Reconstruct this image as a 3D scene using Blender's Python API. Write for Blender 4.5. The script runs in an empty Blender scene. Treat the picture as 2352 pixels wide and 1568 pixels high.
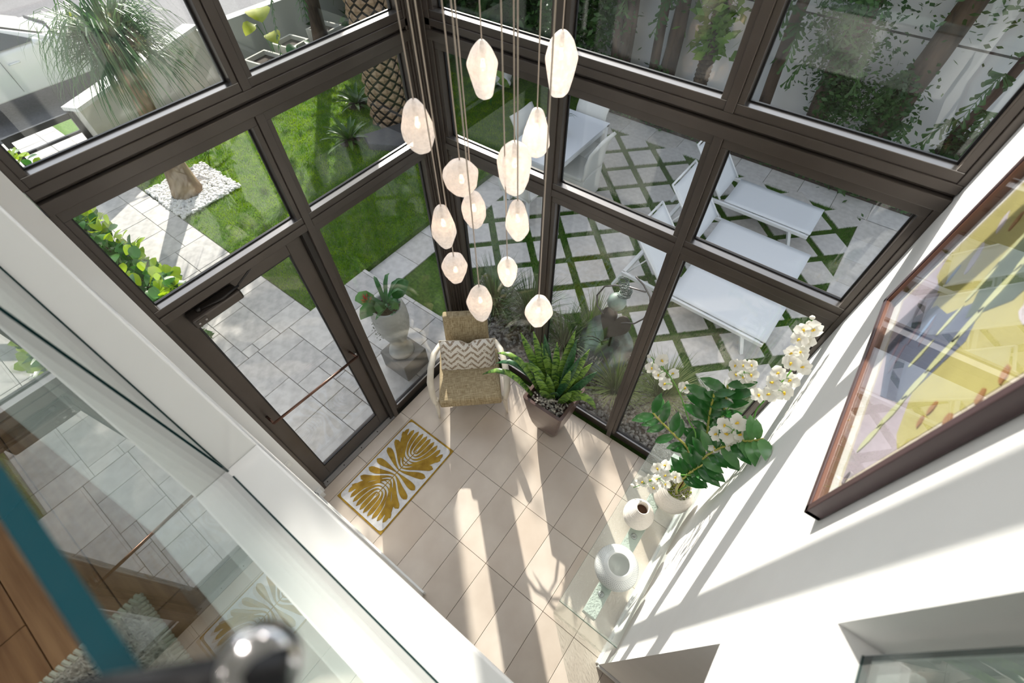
import bpy, bmesh, math, random
import numpy as np
from mathutils import Vector, Matrix, Quaternion, noise
from math import sin, cos, pi, radians, sqrt, atan2
R_ = random.Random(7)
scene = bpy.context.scene
C = scene.collection

# ---------------------------------------------------------------- camera
cam_d = bpy.data.cameras.new('camera'); cam = bpy.data.objects.new('camera', cam_d); C.objects.link(cam)
cam_d.sensor_width = 36.0; cam_d.lens = 1064.855/2352*36; cam_d.clip_start = 0.01; cam_d.clip_end = 300
RC = ((0.79818618, 0.60233192, -0.00975073), (-0.48270661, 0.6491797, 0.58784355), (0.36040691, -0.46450185, 0.80891587))
CP = Vector((2.38508434, -2.1900721, 4.46585608))
m = Matrix(RC).transposed().to_4x4(); m.translation = CP
cam.matrix_world = m
cam_d.dof.use_dof = True; cam_d.dof.focus_distance = 3.4; cam_d.dof.aperture_fstop = 2.4
scene.camera = cam

# ---------------------------------------------------------------- sky, sun, exposure
SUN = Vector((0.656, -0.581, -0.482))
w = bpy.data.worlds.new('sky'); scene.world = w; w.use_nodes = True
nt = w.node_tree; nt.nodes.clear()
sky = nt.nodes.new('ShaderNodeTexSky'); sky.sky_type = 'NISHITA'; sky.sun_disc = False
sky.sun_elevation = radians(40); sky.sun_rotation = radians(-48); sky.air_density = 1.0; sky.dust_density = 1.6; sky.ozone_density = 1.0
hsv = nt.nodes.new('ShaderNodeHueSaturation'); hsv.inputs['Saturation'].default_value = 0.42
bg = nt.nodes.new('ShaderNodeBackground'); bg.inputs['Strength'].default_value = 0.235
wo = nt.nodes.new('ShaderNodeOutputWorld')
nt.links.new(sky.outputs[0], hsv.inputs['Color']); nt.links.new(hsv.outputs[0], bg.inputs['Color']); nt.links.new(bg.outputs[0], wo.inputs[0])
sd = bpy.data.lights.new('sun', 'SUN'); sd.energy = 7.2; sd.angle = radians(0.6); sd.color = (1.0, 0.93, 0.83)
so = bpy.data.objects.new('sun', sd); C.objects.link(so)
so.rotation_mode = 'QUATERNION'; so.rotation_quaternion = SUN.to_track_quat('-Z', 'Y')
vs = scene.view_settings
vs.view_transform = 'Standard'; vs.look = 'None'; vs.gamma = 1.0; vs.exposure = 0.30; vs.use_curve_mapping = False
scene.cycles.max_bounces = 14; scene.cycles.transparent_max_bounces = 24; scene.cycles.glossy_bounces = 6
scene.cycles.sample_clamp_indirect = 6.0
scene.cycles.caustics_reflective = False; scene.cycles.caustics_refractive = False

# ---------------------------------------------------------------- materials
MATS = {}
def _n(nt, t, **k):
    n = nt.nodes.new(t)
    for a, b in k.items(): setattr(n, a, b)
    return n
def mat(name, col, rough=0.5, metal=0.0, col2=None, scale=8.0, bump=0.0, bscale=None, spec=0.5, trans=0.0, stretch=None, detail=4.0, lo=0.35, hi=0.65, coord='Object', sheen=0, aniso=None):
    if name in MATS: return MATS[name]
    M = bpy.data.materials.new(name); M.use_nodes = True; MATS[name] = M
    nt = M.node_tree; P = nt.nodes['Principled BSDF']; L = nt.links
    P.inputs['Base Color'].default_value = (*col, 1); P.inputs['Roughness'].default_value = rough; P.inputs['Metallic'].default_value = metal
    P.inputs['Specular IOR Level'].default_value = spec
    tc = None
    if col2 is not None or bump:
        tc = _n(nt, 'ShaderNodeTexCoord'); src = tc.outputs[coord]
        if stretch:
            mp = _n(nt, 'ShaderNodeMapping'); mp.inputs['Scale'].default_value = stretch; L.new(src, mp.inputs[0]); src = mp.outputs[0]
    if col2 is not None:
        nz = _n(nt, 'ShaderNodeTexNoise'); nz.inputs['Scale'].default_value = scale; nz.inputs['Detail'].default_value = detail
        L.new(src, nz.inputs['Vector'])
        cr = _n(nt, 'ShaderNodeValToRGB'); cr.color_ramp.elements[0].position = lo; cr.color_ramp.elements[1].position = hi
        cr.color_ramp.elements[0].color = (*col, 1); cr.color_ramp.elements[1].color = (*col2, 1)
        L.new(nz.outputs[0], cr.inputs[0]); L.new(cr.outputs[0], P.inputs['Base Color'])
    if bump:
        nb = _n(nt, 'ShaderNodeTexNoise'); nb.inputs['Scale'].default_value = bscale or scale*3; nb.inputs['Detail'].default_value = 5
        L.new(src, nb.inputs['Vector'])
        bp = _n(nt, 'ShaderNodeBump'); bp.inputs['Strength'].default_value = bump; bp.inputs['Distance'].default_value = 0.01
        L.new(nb.outputs[0], bp.inputs['Height']); L.new(bp.outputs[0], P.inputs['Normal'])
    if trans:
        out = nt.nodes['Material Output']; T = _n(nt, 'ShaderNodeBsdfTranslucent'); mx = _n(nt, 'ShaderNodeMixShader'); mx.inputs[0].default_value = trans
        if col2 is not None: L.new(cr.outputs[0], T.inputs[0])
        else: T.inputs[0].default_value = (*col, 1)
        L.new(P.outputs[0], mx.inputs[1]); L.new(T.outputs[0], mx.inputs[2]); L.new(mx.outputs[0], out.inputs[0])
    return M
def glass(name, tint=(1, 1, 1), ior=1.5, bump=0, bscale=30, voronoi=False, haze=0.0):
    if name in MATS: return MATS[name]
    M = bpy.data.materials.new(name); M.use_nodes = True; MATS[name] = M
    nt = M.node_tree; L = nt.links; nt.nodes.clear()
    out = _n(nt, 'ShaderNodeOutputMaterial'); T = _n(nt, 'ShaderNodeBsdfTransparent'); T.inputs[0].default_value = (*tint, 1)
    G = _n(nt, 'ShaderNodeBsdfGlossy'); G.inputs['Roughness'].default_value = 0.0; G.inputs[0].default_value = (1, 1, 1, 1)
    g = _n(nt, 'ShaderNodeNewGeometry'); mr = _n(nt, 'ShaderNodeMapRange')
    mr.inputs['To Min'].default_value = ior; mr.inputs['To Max'].default_value = 1.0/ior
    L.new(g.outputs['Backfacing'], mr.inputs['Value'])
    F = _n(nt, 'ShaderNodeFresnel'); L.new(mr.outputs[0], F.inputs[0])
    mx = _n(nt, 'ShaderNodeMixShader'); L.new(F.outputs[0], mx.inputs[0]); L.new(T.outputs[0], mx.inputs[1]); L.new(G.outputs[0], mx.inputs[2])
    last = mx.outputs[0]
    if bump:
        tc = _n(nt, 'ShaderNodeTexCoord')
        v = _n(nt, 'ShaderNodeTexVoronoi') if voronoi else _n(nt, 'ShaderNodeTexNoise'); v.inputs['Scale'].default_value = bscale; L.new(tc.outputs['Object'], v.inputs['Vector'])
        bp = _n(nt, 'ShaderNodeBump'); bp.inputs['Strength'].default_value = bump; bp.inputs['Distance'].default_value = 0.01
        L.new(v.outputs[0], bp.inputs['Height']); L.new(bp.outputs[0], G.inputs['Normal']); L.new(bp.outputs[0], F.inputs['Normal'])
    if haze:
        D = _n(nt, 'ShaderNodeBsdfDiffuse'); D.inputs[0].default_value = (.8, .85, .83, 1); m2 = _n(nt, 'ShaderNodeMixShader'); m2.inputs[0].default_value = haze
        L.new(last, m2.inputs[1]); L.new(D.outputs[0], m2.inputs[2]); last = m2.outputs[0]
    L.new(last, out.inputs[0])
    return M
def emis(name, col, st):
    M = bpy.data.materials.new(name); M.use_nodes = True; MATS[name] = M
    P = M.node_tree.nodes['Principled BSDF']; P.inputs['Base Color'].default_value = (*col, 1)
    P.inputs['Emission Color'].default_value = (*col, 1); P.inputs['Emission Strength'].default_value = st
    return M

# ---------------------------------------------------------------- mesh builder
WM = {}
class MB:
    def __init__(s): s.v = []; s.f = []; s.mi = []
    def add(s, vs, fs, mi=0):
        b = len(s.v); s.v += [tuple(p) for p in vs]; s.f += [tuple(i+b for i in f) for f in fs]; s.mi += [mi]*len(fs); return s
    def box(s, x0, x1, y0, y1, z0, z1, mi=0, M=None):
        vs = [(x, y, z) for z in (z0, z1) for y in (y0, y1) for x in (x0, x1)]
        if M is not None: vs = [M @ Vector(p) for p in vs]
        return s.add(vs, [(0, 2, 3, 1), (4, 5, 7, 6), (0, 1, 5, 4), (2, 6, 7, 3), (0, 4, 6, 2), (1, 3, 7, 5)], mi)
    def prism(s, poly, a, b, mi=0, M=None, fn=None):
        # poly 2D extruded from a to b along local z (fn maps (u,v,w)->xyz)
        n = len(poly); fn = fn or (lambda u, v, w_: (u, v, w_))
        vs = [fn(u, v, a) for u, v in poly]+[fn(u, v, b) for u, v in poly]
        if M is not None: vs = [M @ Vector(p) for p in vs]
        return s.add(vs, [tuple(range(n-1, -1, -1)), tuple(range(n, 2*n))]+[(i, (i+1) % n, n+(i+1) % n, n+i) for i in range(n)], mi)
    def tube(s, pts, rad, n=8, mi=0, flat=1.0, up=None):
        pts = [Vector(p) for p in pts]; k = len(pts)
        if not hasattr(rad, '__len__'): rad = [rad]*k
        vs = []; pu = None
        for i, p in enumerate(pts):
            t = (pts[min(i+1, k-1)]-pts[max(i-1, 0)])
            t = t.normalized() if t.length > 1e-9 else Vector((0, 0, 1))
            u = Vector(up) if up else (pu if pu else (Vector((0, 0, 1)) if abs(t.z) < .9 else Vector((1, 0, 0))))
            u = (u-t*u.dot(t)); u = u.normalized() if u.length > 1e-6 else t.orthogonal().normalized()
            pu = u; b = t.cross(u)
            for j in range(n):
                a = 2*pi*j/n; vs.append(p+(u*cos(a)*flat+b*sin(a))*rad[i])
        fs = []
        for i in range(k-1):
            for j in range(n): fs.append((i*n+j, i*n+(j+1) % n, (i+1)*n+(j+1) % n, (i+1)*n+j))
        fs += [tuple(range(n-1, -1, -1)), tuple(range((k-1)*n, k*n))]
        return s.add(vs, fs, mi)
    def lathe(s, prof, c=(0, 0, 0), n=32, mi=0, ax=(1, 1), wob=None, close=True):
        vs = []; k = len(prof)
        for i, (r, z) in enumerate(prof):
            for j in range(n):
                a = 2*pi*j/n; rr = r*(1+(wob(a, z) if wob else 0)); vs.append((c[0]+rr*cos(a)*ax[0], c[1]+rr*sin(a)*ax[1], c[2]+z))
        fs = [(i*n+j, i*n+(j+1) % n, (i+1)*n+(j+1) % n, (i+1)*n+j) for i in range(k-1) for j in range(n)]
        if close: fs += [tuple(range(n-1, -1, -1)), tuple(range((k-1)*n, k*n))]
        return s.add(vs, fs, mi)
    def grid(s, fn, nu, nv, mi=0):
        vs = [fn(i/nu, j/nv) for j in range(nv+1) for i in range(nu+1)]
        fs = [(j*(nu+1)+i, j*(nu+1)+i+1, (j+1)*(nu+1)+i+1, (j+1)*(nu+1)+i) for j in range(nv) for i in range(nu)]
        return s.add(vs, fs, mi)
    def leaf(s, pts, wid, nrm, mi=0, fold=0.25):
        # blade along pts with half-widths wid; nrm = preferred face normal
        pts = [Vector(p) for p in pts]; k = len(pts); vs = []
        for i, p in enumerate(pts):
            t = (pts[min(i+1, k-1)]-pts[max(i-1, 0)]).normalized(); sd_ = t.cross(Vector(nrm)); sd_ = sd_.normalized() if sd_.length > 1e-6 else t.orthogonal().normalized()
            nn = sd_.cross(t)
            vs += [p-sd_*wid[i]+nn*wid[i]*fold, p, p+sd_*wid[i]+nn*wid[i]*fold]
        fs = []
        for i in range(k-1):
            a = i*3; fs += [(a, a+1, a+4, a+3), (a+1, a+2, a+5, a+4)]
        return s.add(vs, fs, mi)
    def build(s, name, mats, parent=None, smooth=False, bevel=0, world=True, seg=2, sub=0, thick=0):
        if not isinstance(mats, (list, tuple)): mats = [mats]
        vs = s.v
        if parent is not None and world:
            inv = mw(parent).inverted(); vs = [inv @ Vector(p) for p in vs]
        me = bpy.data.meshes.new(name); me.from_pydata([tuple(p) for p in vs], [], s.f)
        for mm in mats: me.materials.append(mm)
        if len(mats) > 1: me.polygons.foreach_set('material_index', s.mi)
        bm = bmesh.new(); bm.from_mesh(me); bmesh.ops.recalc_face_normals(bm, faces=bm.faces[:]); bm.to_mesh(me); bm.free()
        if smooth: me.polygons.foreach_set('use_smooth', [True]*len(me.polygons))
        o = bpy.data.objects.new(name, me); C.objects.link(o)
        if parent is not None: o.parent = parent; o.matrix_parent_inverse = Matrix()
        if thick:
            md = o.modifiers.new('solid', 'SOLIDIFY'); md.thickness = thick; md.offset = 0
        if bevel:
            md = o.modifiers.new('bevel', 'BEVEL'); md.width = bevel; md.segments = seg; md.limit_method = 'ANGLE'; md.angle_limit = radians(40); md.harden_normals = False
        if sub:
            md = o.modifiers.new('sub', 'SUBSURF'); md.levels = sub; md.render_levels = sub
        return o
def mw(o):
    m = o.matrix_basis.copy()
    while o.parent is not None: o = o.parent; m = o.matrix_basis @ m
    return m
def tag(o, label, cat, group=None, kind=None):
    o['label'] = label; o['category'] = cat
    if group: o['group'] = group
    if kind: o['kind'] = kind
    return o
def thing(name, label, cat, loc=(0, 0, 0), rz=0, group=None, kind=None):
    o = bpy.data.objects.new(name, None); C.objects.link(o); o.empty_display_size = .1
    o.location = loc; o.rotation_euler = (0, 0, rz)
    return tag(o, label, cat, group, kind)
def copy_tree(o, parent=None):
    c = o.copy(); C.objects.link(c)
    if parent is not None: c.parent = parent; c.matrix_parent_inverse = Matrix()
    for ch in list(o.children): copy_tree(ch, c)
    return c
def inst(src, parent, loc, rot=None, sc=(1, 1, 1), name=None):
    o = bpy.data.objects.new(name or src.name, src.data); C.objects.link(o)
    for md in src.modifiers:
        n = o.modifiers.new(md.name, md.type)
        for a in ('width', 'segments', 'limit_method', 'angle_limit', 'thickness', 'offset', 'levels', 'render_levels'):
            if hasattr(md, a): setattr(n, a, getattr(md, a))
    if parent is not None: o.parent = parent; o.matrix_parent_inverse = Matrix()
    o.location = loc
    if rot is not None:
        if isinstance(rot, Quaternion): o.rotation_mode = 'QUATERNION'; o.rotation_quaternion = rot
        else: o.rotation_euler = rot
    o.scale = sc
    return o
def pmesh(name, V, F, mat_, parent=None, smooth=False):
    me = bpy.data.meshes.new(name); V = np.asarray(V, dtype=np.float32); F = np.asarray(F, dtype=np.int32); k = F.shape[1]
    me.vertices.add(len(V)); me.vertices.foreach_set('co', V.ravel())
    me.loops.add(F.size); me.loops.foreach_set('vertex_index', F.ravel())
    me.polygons.add(len(F)); me.polygons.foreach_set('loop_start', np.arange(0, F.size, k, dtype=np.int32)); me.polygons.foreach_set('loop_total', np.full(len(F), k, dtype=np.int32))
    me.update(); me.validate()
    for mm in (mat_ if isinstance(mat_, (list, tuple)) else [mat_]): me.materials.append(mm)
    if smooth: me.polygons.foreach_set('use_smooth', [True]*len(me.polygons))
    o = bpy.data.objects.new(name, me); C.objects.link(o)
    if parent is not None:
        o.parent = parent; o.matrix_parent_inverse = Matrix(); o.matrix_basis = mw(parent).inverted()
    return o
RN = np.random.RandomState(11)
def blades_mesh(P, h, wd, lean=.4):
    n = len(P); a = RN.rand(n)*2*pi; hh = h*(.6+.8*RN.rand(n)); b = RN.rand(n)*2*pi; l = lean*hh*RN.rand(n)
    d = np.stack([np.cos(a), np.sin(a), np.zeros(n)], 1)*wd
    top = P+np.stack([np.cos(b)*l, np.sin(b)*l, hh], 1)
    V = np.stack([P-d, P+d, top], 1).reshape(-1, 3); F = np.arange(3*n).reshape(-1, 3)
    return V, F
def leafcloud(n, pos, size, seed=1, asp=2.0):
    # n folded leaf quads at pos(n) -> arrays
    rs = np.random.RandomState(seed); P = pos(rs, n); k = len(P)
    d = rs.normal(size=(k, 3)); d[:, 2] *= .6; d /= np.linalg.norm(d, axis=1)[:, None]
    r = rs.normal(size=(k, 3)); s = np.cross(d, r); s /= np.linalg.norm(s, axis=1)[:, None]
    z = size*(.6+.8*rs.rand(k))[:, None]
    V = np.stack([P-d*z, P+s*z/asp, P+d*z, P-s*z/asp], 1).reshape(-1, 3)
    return V, np.arange(4*k).reshape(-1, 4)
# ================================================================ structure
BRZ = mat('bronze_frame', (.070, .057, .049), .30, .35, (.086, .072, .063), 3, .015, 60)
SILL = mat('sill_sky_sheen', (.30, .285, .275), .28, .85)  # pale metal standing in for sky light caught on the sill tops
BRZD = mat('bronze_dark', (.03, .026, .024), .4, .3)
GASK = mat('black_gasket', (.006, .006, .008), .45)
PANE = glass('window_glass', (.98, .992, .988), 1.46)
WHT = mat('white_paint', (.82, .82, .815), .55, 0, (.84, .84, .835), 6, .012, 90, spec=.3)
WHTW = mat('white_paint_warm', (.80, .76, .70), .6, 0, (.82, .78, .72), 6, .01, 80, spec=.3)
TILE = mat('beige_stone_tile', (.50, .425, .36), .32, 0, (.64, .565, .49), 2.6, .02, 20, detail=8, lo=.3, hi=.7)
TILE2 = mat('beige_stone_tile_pale', (.56, .48, .41), .32, 0, (.67, .60, .53), 3.1, .02, 20, detail=8, lo=.3, hi=.7)
TILE3 = mat('beige_stone_tile_warm', (.53, .44, .365), .32, 0, (.63, .55, .475), 2.2, .02, 20, detail=8, lo=.3, hi=.7)
GROUT = mat('grout', (.26, .22, .18), .9)
CHROME = mat('satin_steel', (.45, .45, .46), .3, .9)

# ---- glass walls: face plane x=0 (door side) and y=0 (garden side)
def wallA(mb, y0, y1, z0, z1, d0=-.09, d1=0.): mb.box(d0, d1, y0, y1, z0, z1)
def wallB(mb, x0, x1, z0, z1, d0=0., d1=.09): mb.box(x0, x1, d0, d1, z0, z1)
ZT = 5.9
def member(name, label, boxes, side, bevel=.003):
    mb = MB()
    for b in boxes: (wallA if side == 'A' else wallB)(mb, *b)
    o = mb.build(name, BRZ, bevel=bevel); return tag(o, label, 'window frame', kind='structure')
member('trim_1', 'bronze window jamb against the white wall beside the door', [(-2.125, -2.10, 0, 3.275), (-2.125, -2.10, 3.392, ZT)], 'A')
member('trim_2', 'bronze mullion between the glass door and its sidelight', [(-1.165, -1.117, 0, 3.275), (-1.165, -1.117, 3.392, ZT)], 'A')
member('trim_3', 'bronze transom bar above the glass door', [(-2.10, -1.165, 2.55, 2.60)], 'A')
member('trim_4', 'bronze transom bar above the narrow sidelight', [(-1.117, -.09, 2.55, 2.60)], 'A')
o = member('trim_5', 'thick bronze double beam across the door side glazing', [(-2.12, -.03, 3.275, 3.331, -.13, .006), (-2.12, -.03, 3.35, 3.392, -.13, 0.), (-2.12, -.03, 3.331, 3.35, -.13, -.022)], 'A')
member('trim_6', 'bronze mullion nearest the corner on the garden side', [(.985, 1.03, 0, 3.275), (.985, 1.03, 3.39, ZT)], 'B')
member('trim_7', 'bronze mullion in front of the loungers on the garden side', [(1.895, 1.941, 0, 3.275), (1.895, 1.941, 3.39, ZT)], 'B')
member('trim_8', 'bronze window jamb against the painting wall', [(2.805, 2.833, 0, 3.275), (2.805, 2.833, 3.39, ZT)], 'B')
member('trim_9', 'bronze transom bar crossing the garden side glazing', [(.11, .985, 2.56, 2.61), (1.03, 1.895, 2.56, 2.61), (1.941, 2.805, 2.56, 2.61)], 'B')
member('trim_10', 'thick bronze double beam across the garden side glazing', [(.03, 2.83, 3.275, 3.331, -.006, .13), (.03, 2.83, 3.35, 3.39, 0., .13), (.03, 2.83, 3.331, 3.35, .022, .13)], 'B')
mb = MB()
mb.box(-.13, 0, -.09, -.035, 0, ZT); mb.box(.035, .11, 0, .13, 0, ZT); mb.box(-.13, .035, -.035, .13, 0, ZT)
mb.box(.0, .012, -.075, -.05, 0, ZT); mb.box(.05, .075, -.012, 0, 0, ZT); mb.box(.035, .05, -.035, 0, 0, ZT); mb.box(.01, .035, -.05, -.035, 0, ZT)
tag(mb.build('trim_11', BRZ, bevel=.002), 'stepped bronze corner post between the two glass walls', 'window frame', kind='structure')
mb = MB(); mb.box(-.13, .0, -2.12, -.03, ZT, ZT+.08); mb.box(.03, 2.83, 0, .13, ZT, ZT+.08)
tag(mb.build('trim_12', BRZ), 'bronze head frame along the top of the glazing', 'window frame', kind='structure')

WN = [0]
def window(side, a0, a1, z0, z1, label, sill=.04, extra=0.):
    WN[0] += 1
    loc = (0, (a0+a1)/2, z0) if side == 'A' else ((a0+a1)/2, 0, z0)
    t = thing('window_%d' % WN[0], label, 'window', loc, kind='structure')
    fr = MB(); pn = MB(); gk = MB(); s_ = sill
    def bx(mb, u0, u1, v0, v1, d0, d1):
        if side == 'A': mb.box(-d1, -d0, u0, u1, v0, v1)
        else: mb.box(u0, u1, d0, d1, v0, v1)
    sw = .03
    bx(fr, a0, a1, z0, z0+s_, .008+extra, .088); bx(fr, a0, a1, z1-.05, z1, .012, .088)
    bx(fr, a0, a0+sw, z0+s_, z1-.05, .012, .088); bx(fr, a1-sw, a1, z0+s_, z1-.05, .012, .088)
    fr.build('sash_frame', BRZ, t, bevel=.002)
    sc_ = MB(); bx(sc_, a0+.001, a1-.001, z0+s_-.003, z0+s_+.002, .009+extra, .0575); sc_.build('sill_top_sheen', SILL, t)  # paler strip paints the sky's sheen onto the sash top
    g = .009; u0, u1, v0, v1 = a0+sw, a1-sw, z0+s_, z1-.05
    bx(gk, u0, u1, v0, v0+g, .058, .07); bx(gk, u0, u1, v1-g, v1, .058, .07); bx(gk, u0, u0+g, v0+g, v1-g, .058, .07); bx(gk, u1-g, u1, v0+g, v1-g, .058, .07)
    gk.build('gasket', GASK, t)
    bx(pn, u0, u1, v0, v1, .07, .08)
    pn.build('pane', PANE, t)
    return t
A1, A2 = (-2.10, -1.165), (-1.117, -.09)
B1, B2, B3 = (.11, .985), (1.03, 1.895), (1.941, 2.805)
window('A', *A2, 0, 2.55, 'tall narrow sidelight pane between the door and the corner post', .095, .03)
window('A', *A1, 2.60, 3.275, 'transom window above the glass door')
window('A', *A2, 2.60, 3.275, 'transom window showing sunny lawn beside the corner post')
window('A', *A1, 3.392, ZT, 'upper window showing the parked white car')
window('A', *A2, 3.392, ZT, 'upper window showing concrete planter boxes')
window('B', *B1, 0, 2.56, 'floor-level garden pane next to the corner post', .095, .03)
window('B', *B2, 0, 2.56, 'floor-level garden pane behind the snake plant', .095, .03)
window('B', *B3, 0, 2.56, 'floor-level garden pane behind the white orchids', .095, .03)
window('B', *B1, 2.61, 3.275, 'transom pane showing the white patio chairs by the corner')
window('B', *B2, 2.61, 3.275, 'transom pane showing the patio table edge and stone squares')
window('B', *B3, 2.61, 3.275, 'transom pane showing the far two loungers')
window('B', *B1, 3.39, ZT, 'upper garden pane next to the corner post')
window('B', *B2, 3.39, ZT, 'upper garden pane in the middle of three')
window('B', *B3, 3.39, ZT, 'upper garden pane next to the painting wall')

# ---- door
D = thing('door_1', 'bronze framed glass entrance door with a long pull bar', 'door', (-.06, -1.65, 0), kind='structure')
y0, y1 = -2.095, -1.17
mb = MB(); mb.box(-.11, -.06, y0, -1.985, .025, 2.545); mb.build('hinge_stile', BRZ, D, bevel=.003)
mb = MB(); mb.box(-.11, -.06, -1.312, -1.205, .025, 2.545); mb.build('lock_stile', BRZ, D, bevel=.003)
mb = MB(); mb.box(-.11, -.06, -1.985, -1.312, 2.425, 2.545); mb.build('top_rail', BRZ, D, bevel=.003)
mb = MB(); mb.box(-.11, -.06, -1.985, -1.312, .025, .205); mb.build('bottom_rail', BRZ, D, bevel=.003)
mb = MB(); mb.box(-.09, -.08, -1.985, -1.312, .205, 2.425); mb.build('pane', PANE, D)
mb = MB()
for b in ((-1.985, -1.312, .205, .217), (-1.985, -1.312, 2.413, 2.425), (-1.985, -1.974, .217, 2.413), (-1.323, -1.312, .217, 2.413)): mb.box(-.08, -.068, *b)
mb.build('gasket', GASK, D)
mb = MB(); mb.box(-.13, -.02, -1.205, -1.165, .0, 2.55); mb.box(-.13, -.03, -2.10, -2.092, 0, 2.55); mb.build('door_stop', BRZD, D)
mb = MB(); mb.box(-.06, -.035, -1.197, -1.18, 2.43, 2.53); mb.build('latch_keeper', CHROME, D, bevel=.003)
PULL = mat('bronze_pull', (.13, .07, .05), .3, .7)
mb = MB(); mb.tube([(.03, -2.055, 1.345), (.03, -1.25, 1.285)], .011, 12)
pb = mb.build('pull_bar', PULL, D, smooth=True)
mb = MB(); mb.tube([(-.06, -2.05, 1.345), (.032, -2.05, 1.345)], .010, 10); mb.tube([(-.06, -1.262, 1.286), (.032, -1.262, 1.286)], .010, 10); mb.build('bar_post', PULL, pb, smooth=True)
mb = MB(); mb.tube([(-.11, -1.275, 1.40), (-.15, -1.275, 1.40), (-.165, -1.275, 1.38), (-.165, -1.275, 1.17), (-.15, -1.275, 1.15), (-.11, -1.275, 1.15)], .012, 10); mb.build('outside_handle', PULL, D, smooth=True)
mb = MB(); mb.box(-.06, -.03, -1.245, -1.225, 1.20, 1.25); mb.build('lock_cylinder', CHROME, D, bevel=.004)
# closer
cl = MB(); cl.box(-.058, .035, -2.0, -1.70, 2.435, 2.50); clo = cl.build('door_closer', BRZ, D, bevel=.012)
cl = MB(); cl.box(.034, .040, -1.985, -1.925, 2.45, 2.49); cl.build('cover_plate', BRZ, clo, bevel=.002)
cl = MB()
for yy in (-1.975, -1.935): cl.tube([(.04, yy, 2.47), (.043, yy, 2.47)], .006, 10)
cl.build('screw', CHROME, clo)
cl = MB(); cl.tube([(-.01, -1.93, 2.508), (.03, -1.80, 2.516), (.02, -1.69, 2.52)], .007, 8); cl.tube([(.02, -1.69, 2.524), (-.01, -1.58, 2.545), (-.03, -1.55, 2.556)], .006, 8); cl.tube([(-.01, -1.93, 2.50), (-.01, -1.93, 2.52)], .014, 10)
cl.build('closer_arm', BRZD, clo, smooth=True)
mb = MB(); mb.box(-.125, 0.0, -2.10, -1.165, 0.0, .012)
for i in range(7): mb.box(-.052+i*.007, -.049+i*.007, -2.10, -1.165, .012, .015)
th = mb.build('door_threshold', CHROME, None); tag(th, 'grooved metal threshold strip under the glass door', 'threshold', kind='structure')
mb = MB()
for yy in (-2.06, -1.85, -1.62, -1.40, -1.21): mb.tube([(-.025, yy, .012), (-.025, yy, .0165)], .006, 8)
mb.build('threshold_screw', BRZD, th)

# ---- floor with stone tiles
mb = MB(); mb.box(0, 6.2, -7, 0, -.20, -.010); fl = mb.build('floor', GROUT); tag(fl, 'beige stone tile floor of the entrance hall', 'floor', kind='structure')
g = .0016
tms = {}
for mm in (TILE, TILE2, TILE3):
    mb = MB(); mb.box(-.1535+g, .1535-g, -.306+g, .306-g, -.010, 0); tms[mm.name] = mb
base_t = {}
for i in range(-4, 14):
    for j in range(-1, 9):
        xc = 1.055+.307*i+.1535; yc = -.475-.612*j+.306
        x0, x1 = max(xc-.1535, .0), xc+.1535; ya, yb = yc-.306, min(yc+.306, 0)
        if x1 < .02 or ya > -.02 or x1 > 5.4: continue
        if x1 > 2.9 and ya > -1.74: continue
        mm = (TILE, TILE2, TILE3)[R_.randrange(3)]
        full = (x0 == xc-.1535 and yb == yc+.306)
        key = mm.name
        if full and key in base_t:
            inst(base_t[key], fl, (xc, yc, 0), name='tile')
        elif full:
            o = tms[key].build('tile', mm, None, bevel=.0012, seg=1); o.parent = fl; o.location = (xc, yc, 0); base_t[key] = o
        else:
            mb = MB(); mb.box(x0+g, x1-g, ya+g, yb-g, -.010, 0); mb.build('tile', mm, fl, bevel=.0012, seg=1)

# ---- walls
def struct(name, mb, m_, label, cat='wall', bevel=0): return tag(mb.build(name, m_, bevel=bevel), label, cat, kind='structure')
mb = MB(); mb.box(-.15, 0, -5.2, -2.125, -.1, 6.1); struct('wall_left', mb, WHT, 'white plaster wall beside the entrance door')
mb = MB(); mb.box(0, .018, -2.2, -2.13, 0, .115); mb.box(.0, .06, -2.2, -2.150, .0, .10)
struct('baseboard_left', mb, WHT, 'short white baseboard block beside the entrance door', 'baseboard', .004)
mb = MB(); mb.box(0, 1.4, -2.36, -2.205, 0, 2.75); struct('wall_landing', mb, WHT, 'white wall under the edge of the upper landing')
mb = MB(); mb.box(0.02, 1.41, -2.205, -2.188, 0, .10); struct('baseboard_landing', mb, WHT, 'white baseboard along the wall under the landing', 'baseboard', .003)
mb = MB(); mb.box(2.833, 3.8, -1.742, .13, -.1, 6.1); struct('wall_right', mb, WHT, 'tall white wall carrying the abstract painting')
mb = MB(); mb.box(2.815, 2.833, -1.74, 0, 0, .10); struct('baseboard_right', mb, WHT, 'white baseboard below the painting wall', 'baseboard', .003)
mb = MB(); mb.box(2.833, 3.8, -1.758, -1.742, 0, .10); struct('baseboard_return', mb, WHT, 'white baseboard round the corner of the painting wall', 'baseboard', .003)
mb = MB(); mb.box(2.833, 3.05, -5.2, -1.742, 2.75, 3.07); struct('trim_13', mb, WHT, 'white slab edge of the side landing', 'slab edge', .002)
mb = MB(); mb.box(2.805, 2.95, -5.2, -1.735, 3.07, 3.40); struct('trim_14', mb, WHT, 'white raised curb of the side landing', 'curb', .004)
mb = MB(); mb.box(3.05, 5.2, -5.2, -1.742, 2.8, 3.0); struct('floor_side_landing', mb, WHTW, 'pale floor of the side landing behind its glass rail', 'floor')
mb = MB(); mb.box(-.3, 5.2, -5.2, .3, 6.1, 6.3); struct('ceiling', mb, WHT, 'white ceiling high above the entrance hall', 'ceiling')
mb = MB(); mb.box(-.15, 5.2, -5.35, -5.2, -.1, 6.1); struct('wall_back', mb, WHT, 'white wall at the back of the landing')
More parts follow.
